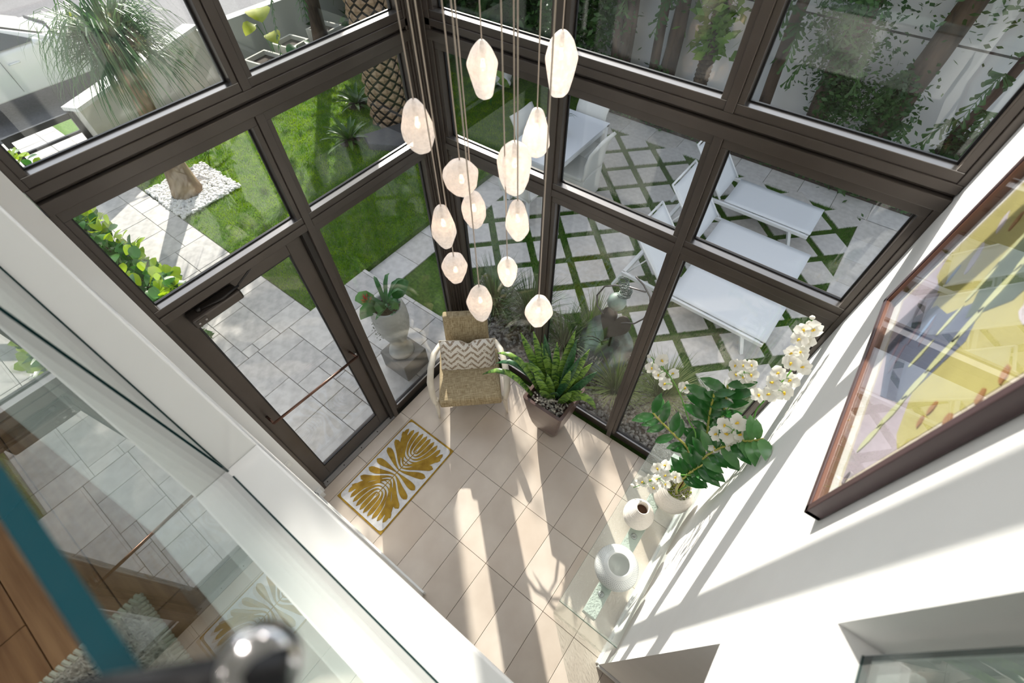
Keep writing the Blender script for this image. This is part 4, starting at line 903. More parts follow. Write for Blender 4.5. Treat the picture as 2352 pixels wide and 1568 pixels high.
for yy in (-.41, -1.75, .82): mb = MB(); mb.box(bx1-.012, bx1+.0015, yy-.003, yy+.003, -.28, .36); mb.build('door_seam', CARB, X)
for yy in (1.55, -2.1):
    for xs in (bx1-.14, bx0+.14):
        mb = MB(); mb.tube([(xs-.11, yy, -.40), (xs+.11, yy, -.40)], .345, 28); wl_ = mb.build('wheel', CARB, X, bevel=.02)
        mb = MB(); mb.tube([(xs-.115, yy, -.40), (xs+.115, yy, -.40)], .22, 20); mb.build('rim', CHROME, wl_, bevel=.01)
# ================================================================ indoors
def weave(name, c1, c2, s_=420):
    M = bpy.data.materials.new(name); M.use_nodes = True; nt = M.node_tree; L = nt.links; P = nt.nodes['Principled BSDF']; P.inputs['Roughness'].default_value = .9; P.inputs['Specular IOR Level'].default_value = .2
    tc = _n(nt, 'ShaderNodeTexCoord'); cols = []
    for st in ((s_, 14, 14), (14, s_, s_*.8)):
        mp = _n(nt, 'ShaderNodeMapping'); mp.inputs['Scale'].default_value = st; nz = _n(nt, 'ShaderNodeTexNoise'); nz.inputs['Scale'].default_value = 1.0; nz.inputs['Detail'].default_value = 2
        L.new(tc.outputs['Object'], mp.inputs[0]); L.new(mp.outputs[0], nz.inputs['Vector']); cols.append(nz)
    ad = _n(nt, 'ShaderNodeMath', operation='ADD'); L.new(cols[0].outputs[0], ad.inputs[0]); L.new(cols[1].outputs[0], ad.inputs[1])
    cr = _n(nt, 'ShaderNodeValToRGB'); cr.color_ramp.elements[0].position = .42; cr.color_ramp.elements[1].position = .58; cr.color_ramp.elements[0].color = (*c1, 1); cr.color_ramp.elements[1].color = (*c2, 1)
    hl = _n(nt, 'ShaderNodeMath', operation='MULTIPLY'); hl.inputs[1].default_value = .5; L.new(ad.outputs[0], hl.inputs[0]); L.new(hl.outputs[0], cr.inputs[0]); L.new(cr.outputs[0], P.inputs['Base Color'])
    bp = _n(nt, 'ShaderNodeBump'); bp.inputs['Strength'].default_value = .25; bp.inputs['Distance'].default_value = .004; L.new(hl.outputs[0], bp.inputs['Height']); L.new(bp.outputs[0], P.inputs['Normal'])
    return M
TWEED = weave('straw_weave', (.22, .16, .085), (.52, .43, .28))
WHITEW = mat('limewashed_wood', (.60, .53, .43), .5, 0, (.74, .69, .60), 7, .06, 40, stretch=(1, 1, .2))
# ---- armchair; local -y is the front
CH = thing('armchair', 'straw woven armchair with pale curved wooden arms in the glass corner', 'armchair', (.407, -.375, 0), radians(41.7))
def cushion(mb, x0, x1, y0, y1, z0, z1, nx=10, ny=10, puff=.012, M=None):
    def top(u, v): return Vector((x0+(x1-x0)*u, y0+(y1-y0)*v, z1+puff*(sin(pi*u)*sin(pi*v))**.5))
    vs = []; fs = []
    for j in range(ny+1):
        for i in range(nx+1): vs.append(top(i/nx, j/ny))
    b = len(vs)
    for j in range(ny+1):
        for i in range(nx+1): vs.append(Vector((x0+(x1-x0)*i/nx, y0+(y1-y0)*j/ny, z0)))
    W_ = nx+1
    for j in range(ny):
        for i in range(nx):
            a = j*W_+i; fs += [(a, a+1, a+W_+1, a+W_), (b+a, b+a+W_, b+a+W_+1, b+a+1)]
    for i in range(nx): fs += [(i, b+i, b+i+1, i+1), (ny*W_+i, ny*W_+i+1, b+ny*W_+i+1, b+ny*W_+i)]
    for j in range(ny): a = j*W_; fs += [(a, a+W_, b+a+W_, b+a), (a+nx, b+a+nx, b+a+W_+nx, a+W_+nx)]
    if M is not None: vs = [M @ p for p in vs]
    mb.add(vs, fs)
mb = MB(); cushion(mb, -.31, .31, -.41, .20, .29, .415, 10, 10, .02); mb.build('seat', TWEED, CH, world=False, bevel=.02, seg=3, smooth=True)
mb = MB()
def bk(u, v, w_):  # curved back panel
    x = -.225+.45*u; z = .36+.51*v+.012*sin(pi*u)*v; y = .165+.13*v**1.2-.015*cos(pi*(u-.5))+w_; return Vector((x, y, z))
vs = []; fs = []; nx, ny = 8, 10
for w_ in (0, .085):
    for j in range(ny+1):
        for i in range(nx+1): vs.append(bk(i/nx, j/ny, w_))
W_ = nx+1; b = W_*(ny+1)
for j in range(ny):
    for i in range(nx): a = j*W_+i; fs += [(a, a+1, a+W_+1, a+W_), (b+a, b+a+W_, b+a+W_+1, b+a+1)]
for i in range(nx): fs += [(i, b+i, b+i+1, i+1), (ny*W_+i, ny*W_+i+1, b+ny*W_+i+1, b+ny*W_+i)]
for j in range(ny): a = j*W_; fs += [(a, a+W_, b+a+W_, b+a), (a+nx, b+a+nx, b+a+W_+nx, a+W_+nx)]
mb.add(vs, fs); mb.build('backrest', TWEED, CH, world=False, bevel=.02, seg=3, smooth=True)
for s_ in (-1, 1):
    mb = MB(); mb.tube([(s_*.255, .215, .50), (s_*.285, .15, .60), (s_*.335, .02, .635), (s_*.365, -.14, .625), (s_*.378, -.26, .56), (s_*.370, -.345, .45), (s_*.352, -.375, .36), (s_*.345, -.372, .31)], [.018, .026, .030, .032, .034, .033, .027, .016], 14); am = mb.build('arm', WHITEW, CH, world=False, smooth=True)
    mb = MB(); mb.tube([(s_*.335, -.36, .40), (s_*.345, -.365, .30), (s_*.350, -.365, .15), (s_*.362, -.362, 0)], [.022, .026, .021, .011], 12); mb.build('leg', WHITEW, CH, world=False, smooth=True)
    mb = MB(); mb.tube([(s_*.24, .20, .50), (s_*.25, .20, .25), (s_*.26, .27, 0)], [.024, .024, .012], 12); mb.build('leg', WHITEW, CH, world=False, smooth=True)
mb = MB(); mb.box(-.32, .32, -.36, -.32, .24, .29); mb.box(-.25, .25, .16, .20, .24, .29); mb.box(-.30, -.26, -.34, .18, .24, .29); mb.box(.26, .30, -.34, .18, .24, .29); mb.build('seat_frame', WHITEW, CH, world=False)
# ---- pillow with chevrons
def chevron():
    M = bpy.data.materials.new('chevron_cotton'); M.use_nodes = True; nt = M.node_tree; L = nt.links; P = nt.nodes['Principled BSDF']; P.inputs['Roughness'].default_value = .9; P.inputs['Specular IOR Level'].default_value = .15
    tc = _n(nt, 'ShaderNodeTexCoord'); sp = _n(nt, 'ShaderNodeSeparateXYZ'); L.new(tc.outputs['Object'], sp.inputs[0])
    def mth(op, a, b=None, **k):
        n = _n(nt, 'ShaderNodeMath', operation=op)
        for i, q in enumerate((a, b)):
            if q is None: continue
            if isinstance(q, (int, float)): n.inputs[i].default_value = q
            else: L.new(q, n.inputs[i])
        return n.outputs[0]
    nz = _n(nt, 'ShaderNodeTexNoise'); nz.inputs['Scale'].default_value = 14; L.new(tc.outputs['Object'], nz.inputs['Vector'])
    zig = mth('PINGPONG', mth('ADD', sp.outputs[0], 5.0), .068)
    t_ = mth('ADD', mth('ADD', mth('MULTIPLY', sp.outputs[1], 1.0), mth('MULTIPLY', zig, .95)), mth('MULTIPLY', nz.outputs[0], .02))
    fr = mth('FRACT', mth('MULTIPLY', mth('ADD', t_, 3.0), 15.0)); st = mth('LESS_THAN', fr, .42)
    n2 = _n(nt, 'ShaderNodeTexNoise'); n2.inputs['Scale'].default_value = 45; L.new(tc.outputs['Object'], n2.inputs['Vector'])
    st = mth('MULTIPLY', st, mth('GREATER_THAN', n2.outputs[0], .40))
    mx = _n(nt, 'ShaderNodeMix', data_type='RGBA'); mx.inputs[6].default_value = (.78, .73, .66, 1); mx.inputs[7].default_value = (.36, .28, .21, 1); L.new(st, mx.inputs[0]); L.new(mx.outputs[2], P.inputs['Base Color'])
    return M
Mx = Matrix.Translation((.407, -.375, 0)) @ Matrix.Rotation(radians(41.7), 4, 'Z') @ Matrix.Translation((0, .045, .535)) @ Matrix.Rotation(radians(2), 4, 'Y') @ Matrix.Rotation(radians(62), 4, 'X')
PIL = thing('throw_pillow', 'cream pillow with brown chevron strokes on the armchair', 'pillow', (0, 0, 0)); PIL.matrix_basis = Mx
mb = MB(); nx, ny = 22, 16
def pl(u, v, s_):
    a, b = 2*u-1, 2*v-1; w_ = .285; h_ = .18; e = max(0, (1-abs(a)**3.2)*(1-abs(b)**3.2)); pin = .06*(1-abs(b)**2)*abs(a)**6+0; pin2 = .05*(1-abs(a)**2)*abs(b)**6
    dip = -.045*math.exp(-((a-.02)/.16)**2)*max(0, b)**2
    return (a*w_*(1-pin*.6), b*h_*(1-pin2)+dip, s_*(.062*e**.55)-.0)
for s_ in (1, -1):
    mb.grid(lambda u, v: pl(u, v, s_), nx, ny)
mb.build('cover', chevron(), PIL, world=False, smooth=True)
mb = MB(); P_ = []
for i in range(80):
    q = i/20; k = int(q) % 4; f_ = q-int(q); u, v = [(f_, 0), (1, f_), (1-f_, 1), (0, 1-f_)][k]; P_.append(pl(u, v, 0))
P_.append(P_[0]); mb.tube(P_, .0035, 6); mb.build('piping', mat('pillow_piping', (.70, .64, .55), .9), PIL, world=False, smooth=True)
# ---- doormat with leaf motif
GOLD = mat('gold_pile', (.26, .145, .012), .95, 0, (.40, .25, .03), 16, .5, 260)
RUGW = mat('rug_white', (.58, .58, .60), .95, 0, (.70, .70, .71), 30, .4, 260)
t = thing('doormat', 'white doormat with gold seaweed leaf pattern inside the entrance door', 'rug', (.452, -1.585, 0))
mb = MB(); mb.box(.152, .752, -2.095, -1.08, .0005, .009); mb.build('gold_border', GOLD, t, bevel=.004)
def rrect(x0, x1, y0, y1, r, n=6):
    out = []
    for cx, cy, a0 in ((x1-r, y1-r, 0), (x0+r, y1-r, 90), (x0+r, y0+r, 180), (x1-r, y0+r, 270)):
        for i in range(n+1): a = radians(a0+90*i/n); out.append((cx+r*cos(a), cy+r*sin(a)))
    return out
mb = MB(); mb.prism(rrect(.166, .738, -2.078, -1.10, .04), .009, .0115); mb.build('white_field', RUGW, t)
mb = MB(); cx, cy = .452, -1.59
LB = [0]
def lobe(pts, wid):
    n_ = len(pts); pts = [Vector((*p, 0)) for p in pts]; Lf = []; Rt = []
    for i, p in enumerate(pts):
        tt = (pts[min(i+1, n_-1)]-pts[max(i-1, 0)]).normalized(); nn = Vector((-tt.y, tt.x, 0)); Lf.append(p+nn*wid[i]); Rt.append(p-nn*wid[i])
    poly = [(p.x, p.y) for p in Lf]+[(p.x, p.y) for p in reversed(Rt)]
    LB[0] += 1; zt = .0142+.00006*LB[0]; vs = [(x, y, .0115) for x, y in poly]+[(x, y, zt) for x, y in poly]; k = len(poly)
    fs = [(i, (i+1) % k, k+(i+1) % k, k+i) for i in range(k)]
    h_ = len(Lf)
    for i in range(h_-1): fs.append((k+i, k+i+1, k+k-2-i, k+k-1-i))
    mb.add(vs, fs)
def bez(p0, p1, p2, p3, n=14):
    out = []
    for i in range(n+1): t_ = i/n; u = 1-t_; out.append((u**3*p0[0]+3*u*u*t_*p1[0]+3*u*t_*t_*p2[0]+t_**3*p3[0], u**3*p0[1]+3*u*u*t_*p1[1]+3*u*t_*t_*p2[1]+t_**3*p3[1]))
    return out
sp0, sp1 = -1.84, -1.335
def lw(wm, n=16):
    out = []
    for i in range(n+1):
        q = i/n; w_ = wm*(.16+.84*min(1, q/.72)**1.3)
        if q > .84: w_ *= max(.10, sqrt(max(0, 1-((q-.84)/.16)**2)))
        out.append(w_)
    return out
for s_ in (-1, 1):
    NL = 17
    for k in range(NL):
        yb = sp0+(sp1-sp0)*k/(NL-1)
        if k < 5 or k > 11:
            e_ = -1 if k < 5 else 1; j = k if k < 5 else NL-1-k; a = (j+.5)/5; xx = s_*(.024+.212*(j/4.0)**1.0); ye = (sp0 if e_ < 0 else sp1)
            tip = (cx+xx, (-2.055 if e_ < 0 else -1.128)-e_*.05*(j/4.)**2); 
            lobe(bez((cx+s_*.003, yb), (cx+s_*(.02+.12*a), yb-e_*.012), (cx+xx*1.02, ye+e_*.05), tip, 16), lw(.0205))
        else:
            j = (k-5)/6; yt = -1.915+.655*j; lobe(bez((cx+s_*.004, yb), (cx+s_*.08, yb+(yt-yb)*.1), (cx+s_*.15, yt-.01), (cx+s_*.262, yt+(.02 if j > .5 else -.02)), 16), lw(.0305))
mb.box(cx-.0035, cx+.0035, sp0-.03, sp1+.03, .0115, .0142)
mb.build('leaf_motif', GOLD, t)
# ---- planter with snake plant
PLT = mat('brown_glaze', (.075, .042, .036), .28, 0, (.105, .062, .053), 5, spec=.6)
PL = thing('square_planter', 'tapered brown glazed square planter with pebbles in it', 'planter', (1.372, -.255, 0))
prof = [(.105, 0), (.125, .06), (.15, .16), (.172, .30), (.190, .45), (.205, .58), (.2165, .68)]
def sqring(r, z, rad=.028, n=4):
    return [(x, y, z) for x, y in rrect(-r, r, -r, r, min(rad, r*.3), n)]
rings = [sqring(r, z) for r, z in prof]+[sqring(.2165, .685), sqring(.185, .685, .015), sqring(.178, .60, .015)]
n = len(rings[0]); vs = [p for r in rings for p in r]; fs = [(k*n+i, k*n+(i+1) % n, (k+1)*n+(i+1) % n, (k+1)*n+i) for k in range(len(rings)-1) for i in range(n)]+[tuple(range(n)), tuple(range((len(rings)-1)*n, len(rings)*n))]
mb = MB(); mb.add(vs, fs); mb.build('pot', PLT, PL, world=False, bevel=.003)
rs = random.Random(17)
pebbles('pebbles', [(1.372+rs.uniform(-.165, .165), -.255+rs.uniform(-.165, .165), .625+rs.uniform(-.01, .012)) for _ in range(420)], .010, .017, mat('mixed_pebble', (.05, .05, .05), .4, 0, (.62, .58, .52), 40, detail=0, lo=.3, hi=.7), '', 5, PL)
def sanse():
    M = mat('snake_leaf', (.025, .09, .018), .38, 0, (.22, .38, .06), 55, trans=.12, stretch=(.3, .3, 1.0), lo=.38, hi=.58); return M
SN = thing('snake_plant', 'bushy variegated snake plant growing in the brown planter', 'plant', (1.372, -.255, .63)); SM = sanse()
SM2 = mat('snake_leaf_dark', (.012, .06, .025), .38, 0, (.05, .16, .06), 50, trans=.1)
tips = [(0.93, -0.19, 1.20), (1.02, -0.12, 1.21), (1.11, -0.08, 1.20), (1.235, -0.06, 1.16), (1.39, -0.06, 1.45), (1.42, -0.07, 1.36), (1.55, -0.07, 1.33), (1.60, -0.07, 1.17), (1.66, -0.07, 1.09), (0.803, -0.376, 0.984), (0.75, -0.546, 0.784), (0.824, -0.428, 0.895), (1.764, -0.131, 0.599), (1.272, -0.242, 0.9), (1.339, -0.09, 1.05), (1.35, -0.226, 0.86), (1.112, -0.118, 1.115), (1.068, -0.249, 0.963), (1.025, -0.309, 0.911), (1.47, -.2, 1.1), (1.45, -.36, .92), (1.56, -.30, .95), (1.30, -.40, .85), (1.50, -.12, 1.22), (1.2, -.35, .98), (1.62, -.2, .9)]
for i, tp in enumerate(tips):
    b = Vector((1.372+(tp[0]-1.372)*.22+rs.uniform(-.05, .05), -.255+(tp[1]+.255)*.25+rs.uniform(-.05, .03), .62)); e = Vector(tp); hor = Vector((e.x-b.x, e.y-b.y, 0)).length; pts = []
    lift = .10+.30*hor if hor > .3 else .02
    if i == 12: lift = .22
    for q in (0, .15, .3, .5, .7, .85, 1):
        p = b.lerp(e, q); p.z += lift*sin(pi*q)*.9; p.z = max(p.z, .60)
        p.y = min(p.y, -.03); pts.append(p)
    w_ = .027 if hor > .4 else .037
    fn = Vector((.35, -.6, .45)) if hor < .4 else Vector((0, -.2, 1))
    mb = MB(); mb.leaf(pts, [w_*k for k in (.55, .75, .95, 1, .85, .55, .03)], fn, fold=.35); mb.build('leaf', (SM, SM, SM2)[i % 3], SN, smooth=True, thick=.004)
# ---- glass console
BUB = glass('bubbled_glass', (.95, .975, .965), 1.5, .8, 70, True, .035)
GED = mat('glass_edge_green', (.015, .06, .045), .1, 0, spec=.8)
CT = thing('glass_console', 'bubbled glass console table with waterfall end along the white wall', 'console table', (2.585, -.9, 0))
mb = MB(); mb.box(2.357, 2.815, -1.657, -.10, .732, .75); mb.build('table_top', BUB, CT)
mb = MB(); mb.box(2.357, 2.815, -1.657, -1.64, 0, .732); mb.build('side_panel', BUB, CT)
mb = MB(); mb.box(2.357, 2.815, -.118, -.10, 0, .732); mb.build('side_panel', BUB, CT)
mb = MB(); mb.box(2.356, 2.816, -1.6595, -1.6565, .7305, .7525); mb.box(2.3562, 2.3575, -1.6565, -.10, .747, .7505); mb.build('edge_line', GED, CT)
mb = MB(); mb.box(2.52, 2.62, -1.60, -.15, .62, .715); brc = mb.build('support_beam', mat('frosted_green', (.66, .72, .66), .35, 0, spec=.5), CT, bevel=.004)
for yy in (-1.44, -.95): mb = MB(); mb.lathe([(.022, .715), (.022, .722), (.012, .727), (.010, .722), (.001, .722)], c=(2.57, yy, 0), n=24, close=False); mb.build('bolt', CHROME, brc, smooth=True)
# ---- vases
CER = mat('white_ceramic', (.78, .77, .74), .45, 0, (.84, .83, .80), 30)
SPK = mat('speckled_stoneware', (.66, .61, .55), .6, 0, (.76, .71, .65), 120, .1, 200, lo=.36, hi=.45)
RAW = mat('raw_clay_foot', (.55, .43, .22), .7)
V1 = thing('round_vase', 'round white glass vase covered in grey dimples on the console', 'vase', (2.565, -1.255, .75))
pr = [(.055, 0), (.10, .018), (.14, .055), (.156, .10), (.148, .145), (.118, .185), (.085, .205), (.077, .212), (.072, .205), (.10, .17), (.125, .10), (.09, .03), (.001, .02)]
mb = MB(); mb.lathe(pr, n=56, close=False); mb.build('vase_body', mat('white_glass_body', (.88, .90, .89), .2, 0, spec=.6, trans=.25), V1, world=False, smooth=True)
mb = MB(); DIMM = mat('dimple_grey', (.50, .53, .53), .35)
op = [(.085, .205), (.118, .185), (.148, .145), (.156, .10), (.14, .055), (.10, .018)]
def onprof(q):
    k = q*5; i = min(int(k), 4); f_ = k-i; return (op[i][0]+(op[i+1][0]-op[i][0])*f_, op[i][1]+(op[i+1][1]-op[i][1])*f_)
for r_ in range(15):
    q0, q1 = .10+.86*r_/15, .10+.86*(r_+.62)/15; nn = 54
    for c_ in range(nn):
        a = 2*pi*(c_+.5*(r_ % 2))/nn; da = 2*pi/nn*.28; (ra, za), (rb, zb) = onprof(q0), onprof(q1); rm, zm = (ra+rb)/2+.0016, (za+zb)/2+.0008; e = 1.006
        mb.add([(ra*e*cos(a), ra*e*sin(a), za), (rm*cos(a-da), rm*sin(a-da), zm), (rb*e*cos(a), rb*e*sin(a), zb), (rm*cos(a+da), rm*sin(a+da), zm)], [(0, 1, 2, 3)])
o = mb.build('dimples', DIMM, V1, world=False); o['kind'] = 'stuff'
V2 = thing('ribbed_vase', 'small ribbed white vase with dark narrow mouth on the console', 'vase', (2.515, -.835, .75))
ctrl = [(.055, 0), (.088, .03), (.108, .08), (.108, .13), (.088, .19), (.062, .235), (.047, .262)]
def interp(c, z):
    for (r0, z0), (r1, z1) in zip(c[:-1], c[1:]):
        if z0 <= z <= z1: return r0+(r1-r0)*(z-z0)/(z1-z0)
    return c[-1][0]
pr = []
for i in range(120):
    z = .262*i/119; pr.append((interp(ctrl, z)+(.0032*sin(z*2*pi/.0125) if z > .03 else 0), z))
pr += [(.050, .268), (.046, .272), (.041, .268), (.040, .22), (.05, .18)]
mb = MB(); mb.lathe(pr, n=48, close=False, wob=lambda a, z: .0); mb.build('vase_body', SPK, V2, world=False, smooth=True)
mb = MB(); mb.lathe([(.056, 0), (.078, .018), (.0895, .0295), (.001, .03)], n=40); mb.build('foot', RAW, V2, world=False, smooth=True)
mb = MB(); mb.lathe([(.001, .19), (.05, .19)], n=24, close=False); mb.build('mouth_shade', mat('inside_shade', (.10, .05, .03), .9), V2, world=False)  # dark disc painted as the shade inside the vase mouth
V3 = thing('orchid_vase', 'large pale banded vase holding the orchids on the console', 'vase', (2.655, -.555, .75))
ctrl = [(.09, 0), (.125, .05), (.142, .12), (.140, .20), (.122, .27), (.105, .30)]
pr = []
for i in range(90): z = .30*i/89; pr.append((interp(ctrl, z)+.0012*sin(z*2*pi/.02), z))
pr += [(.10, .305), (.092, .30), (.09, .24), (.001, .23)]
mb = MB(); mb.lathe(pr, n=48, close=False); mb.build('vase_body', SPK, V3, world=False, smooth=True)
mb = MB(); mb.lathe([(.091, 0), (.112, .028), (.001, .028)], n=40); mb.build('foot', RAW, V3, world=False, smooth=True)
# ---- orchids
OR = thing('white_orchid', 'large white orchid with many sprays and glossy leaves in the vase', 'orchid', (2.655, -.555, 1.0))
PET = mat('orchid_petal', (.80, .78, .72), .5, 0, (.86, .85, .80), 12, trans=.35)
YEL = mat('orchid_throat', (.72, .48, .03), .5)
STG = mat('orchid_stem', (.06, .25, .02), .4, 0, (.16, .36, .05), 4)
CAN = mat('orchid_cane', (.33, .34, .05), .5, 0, (.45, .42, .12), 8)
OL = mat('orchid_leaf', (.015, .09, .018), .22, 0, (.05, .21, .04), 5, spec=.7, trans=.15)
OL2 = mat('orchid_leaf_pale', (.07, .20, .06), .25, 0, (.15, .32, .12), 5, spec=.7, trans=.2)
mb = MB()
for k in range(5):
    a = pi/2+2*pi*k/5; l = .042 if k not in (1, 4) else .045; w_ = .017 if k not in (1, 4) else .026; d = Vector((cos(a), sin(a), 0))
    mb.leaf([d*.003, d*l*.35+Vector((0, 0, .004)), d*l*.7+Vector((0, 0, .004)), d*l+Vector((0, 0, -.004))], [.004, w_*.8, w_, w_*.15], (0, 0, 1), fold=.12)
flo = mb.build('flower', PET, OR, world=False, smooth=True)
mb = MB(); mb.lathe([(.001, .0), (.005, .004), (.0065, .009), (.004, .014), (.001, .015)], n=10, close=False); mb.leaf([(0, 0, .008), (0, -.007, .013), (0, -.013, .010)], [.003, .005, .001], (0, 0, 1)); thr = mb.build('throat', YEL, flo, world=False, smooth=True)
mb = MB(); mb.lathe([(.001, -.016), (.008, -.010), (.011, 0), (.008, .012), (.001, .02)], n=8, close=False); bud = mb.build('bud', PET, OR, world=False, smooth=True)
flo.location = (0, 0, .3)
f1 = [(2.675, -0.46, 2.312), (2.717, -0.439, 2.34), (2.698, -0.419, 2.412), (2.692, -0.398, 2.467), (2.775, -0.377, 2.329), (2.765, -0.357, 2.413), (2.717, -0.336, 2.509), (2.775, -0.315, 2.499), (2.693, -0.295, 2.532), (2.729, -0.274, 2.538), (2.689, -0.253, 2.594), (2.727, -0.233, 2.58), (2.683, -0.212, 2.62), (2.719, -0.191, 2.636)]
f2 = [(2.6, -0.4, 2.118), (2.629, -0.4, 2.214), (2.556, -0.4, 2.232), (2.622, -0.4, 2.284), (2.573, -0.4, 2.317), (2.598, -0.4, 2.36), (2.534, -0.4, 2.306), (2.508, -0.4, 2.373), (2.539, -0.4, 2.401), (2.57, -0.4, 2.429)]
f3 = [(2.345, -0.45, 2.042), (2.233, -0.45, 1.975), (2.251, -0.45, 2.106), (2.175, -0.45, 2.026), (2.12, -0.45, 2.049), (2.157, -0.45, 2.168)]
f4 = [(2.619, -0.6, 2.12), (2.617, -0.6, 2.001), (2.686, -0.6, 2.022), (2.665, -0.6, 2.208), (2.712, -0.6, 2.124), (2.656, -0.6, 1.872), (2.723, -0.6, 1.984), (2.712, -0.6, 1.913), (2.66, -.61, 2.07), (2.70, -.60, 2.07)]
f5 = [(2.485, -0.72, 1.561), (2.452, -0.72, 1.453), (2.518, -0.72, 1.443), (2.576, -0.72, 1.495), (2.453, -0.72, 1.242), (2.5, -0.72, 1.158), (2.553, -0.72, 1.319), (2.49, -0.73, 1.33), (2.42, -.73, 1.17)]
buds = [(2.687, -0.171, 2.638), (2.687, -0.15, 2.663), (2.079, -0.45, 2.141), (2.383, -0.72, 1.089), (2.371, -0.72, 0.985), (2.41, -.73, 1.04)]
base = Vector((2.655, -.555, 1.0)); rs = random.Random(23); first = True
for grp, sc in ((f1, 1.0), (f2, .82), (f3, .95), (f4, 1.05), (f5, .95)):
    for p in grp:
        d = (CP-Vector(p)).normalized()+Vector((rs.uniform(-.5, .5), rs.uniform(-.5, .5), rs.uniform(-.5, .3))); q = d.to_track_quat('Z', 'Y') @ Quaternion((0, 0, 1), rs.uniform(-1, 1)); s_ = sc*rs.uniform(.9, 1.12)
        if first: flo.location = Vector(p)-base; flo.rotation_mode = 'QUATERNION'; flo.rotation_quaternion = q; flo.scale = (s_,)*3; first = False
        else:
            o = inst(flo, OR, Vector(p)-base, q, (s_,)*3, 'flower'); inst(thr, o, (0, 0, 0), name='throat')
for i, p in enumerate(buds):
    if i == 0: bud.location = Vector(p)-base
    else: inst(bud, OR, Vector(p)-base, (rs.uniform(0, 1), rs.uniform(0, 1), 0), (1.1, 1.1, 1.1), 'bud')
def smooth_path(pts, n=5):
    pts = [Vector(p) for p in pts]; out = []
    for i in range(len(pts)-1):
        p0, p1, p2, p3 = pts[max(i-1, 0)], pts[i], pts[i+1], pts[min(i+2, len(pts)-1)]
        for k in range(n):
            t_ = k/n; out.append(.5*((2*p1)+(p2-p0)*t_+(2*p0-5*p1+4*p2-p3)*t_*t_+(3*p1-p0-3*p2+p3)*t_**3))
    out.append(pts[-1]); return out
stems = [[(2.68, -.53, 1.04), (2.72, -.52, 1.6), (2.735, -0.5, 2.088), (2.72, -0.44, 2.188), (2.735, -0.38, 2.363), (2.742, -0.32, 2.459), (2.742, -0.26, 2.508), (2.718, -0.2, 2.595), (2.69, -0.15, 2.661)],
         [(2.64, -.52, 1.04), (2.61, -.45, 1.5), (2.6, -0.42, 1.888), (2.611, -0.413, 2.103), (2.586, -0.407, 2.256), (2.55, -0.4, 2.40)],
         [(2.62, -.56, 1.04), (2.59, -.56, 1.45), (2.543, -0.55, 1.779), (2.459, -0.53, 1.87), (2.357, -0.51, 2.014), (2.262, -0.49, 2.103), (2.175, -0.47, 2.139), (2.086, -0.45, 2.147)],
         [(2.67, -.58, 1.04), (2.68, -.60, 1.5), (2.68, -.60, 1.9), (2.67, -.6, 2.15)],
         [(2.65, -.60, 1.04), (2.68, -.65, 1.4), (2.672, -0.66, 1.537), (2.567, -0.693, 1.465), (2.478, -0.727, 1.3), (2.388, -0.75, 1.03)]]
for st in stems:
    mb = MB(); pp = smooth_path(st); mb.tube(pp, [.0055*(1-.5*i/len(pp)) for i in range(len(pp))], 6); mb.build('stem', STG, OR, smooth=True)
mb = MB(); stt = {0: f1, 1: f2, 2: f3, 3: f4, 4: f5}
for k, fl_ in stt.items():
    pp = smooth_path(stems[k])
    for p in fl_:
        q = min(pp, key=lambda a: (a-Vector(p)).length); mb.tube([q, q.lerp(Vector(p), .5)+Vector((0, 0, .01)), p], .0018, 4)
o = mb.build('flower_stalks', STG, OR); o['kind'] = 'stuff'
canes = [[(2.62, -.57, 1.04), (2.60, -.58, 1.4), (2.55, -.58, 1.64), (2.438, -.58, 1.711), (2.314, -.58, 1.776), (2.258, -.58, 1.813)], [(2.64, -.53, 1.04), (2.62, -.49, 1.45), (2.607, -.48, 1.691), (2.537, -.48, 1.971), (2.496, -.48, 2.162)], [(2.66, -.52, 1.04), (2.65, -.45, 1.5), (2.632, -.44, 1.815), (2.579, -.44, 2.067), (2.531, -.44, 2.24)],
         [(2.68, -.56, 1.04), (2.70, -.58, 1.6), (2.715, -.59, 2.0), (2.755, -.64, 2.16), (2.785, -.68, 2.30)], [(2.67, -.58, 1.04), (2.65, -.61, 1.45), (2.64, -.62, 1.66), (2.662, -.62, 1.862), (2.707, -.62, 2.019)], [(2.66, -.60, 1.04), (2.63, -.66, 1.25), (2.625, -.66, 1.45), (2.64, -.66, 1.60), (2.66, -.65, 1.70)]]
mb = MB(); mb.leaf([(0, 0, 0), (0, .03, .004), (0, .07, .008), (0, .115, .004), (0, .15, -.01)], [.006, .022, .031, .024, .002], (0, 0, 1), fold=.22); lf_ = mb.build('leaf', OL, OR, world=False, smooth=True); mb = MB(); mb.leaf([(0, 0, 0), (0, .03, .004), (0, .07, .008), (0, .115, .004), (0, .15, -.01)], [.006, .022, .031, .024, .002], (0, 0, 1), fold=.22); lf2 = mb.build('leaf', OL2, OR, world=False, smooth=True)
used = {}
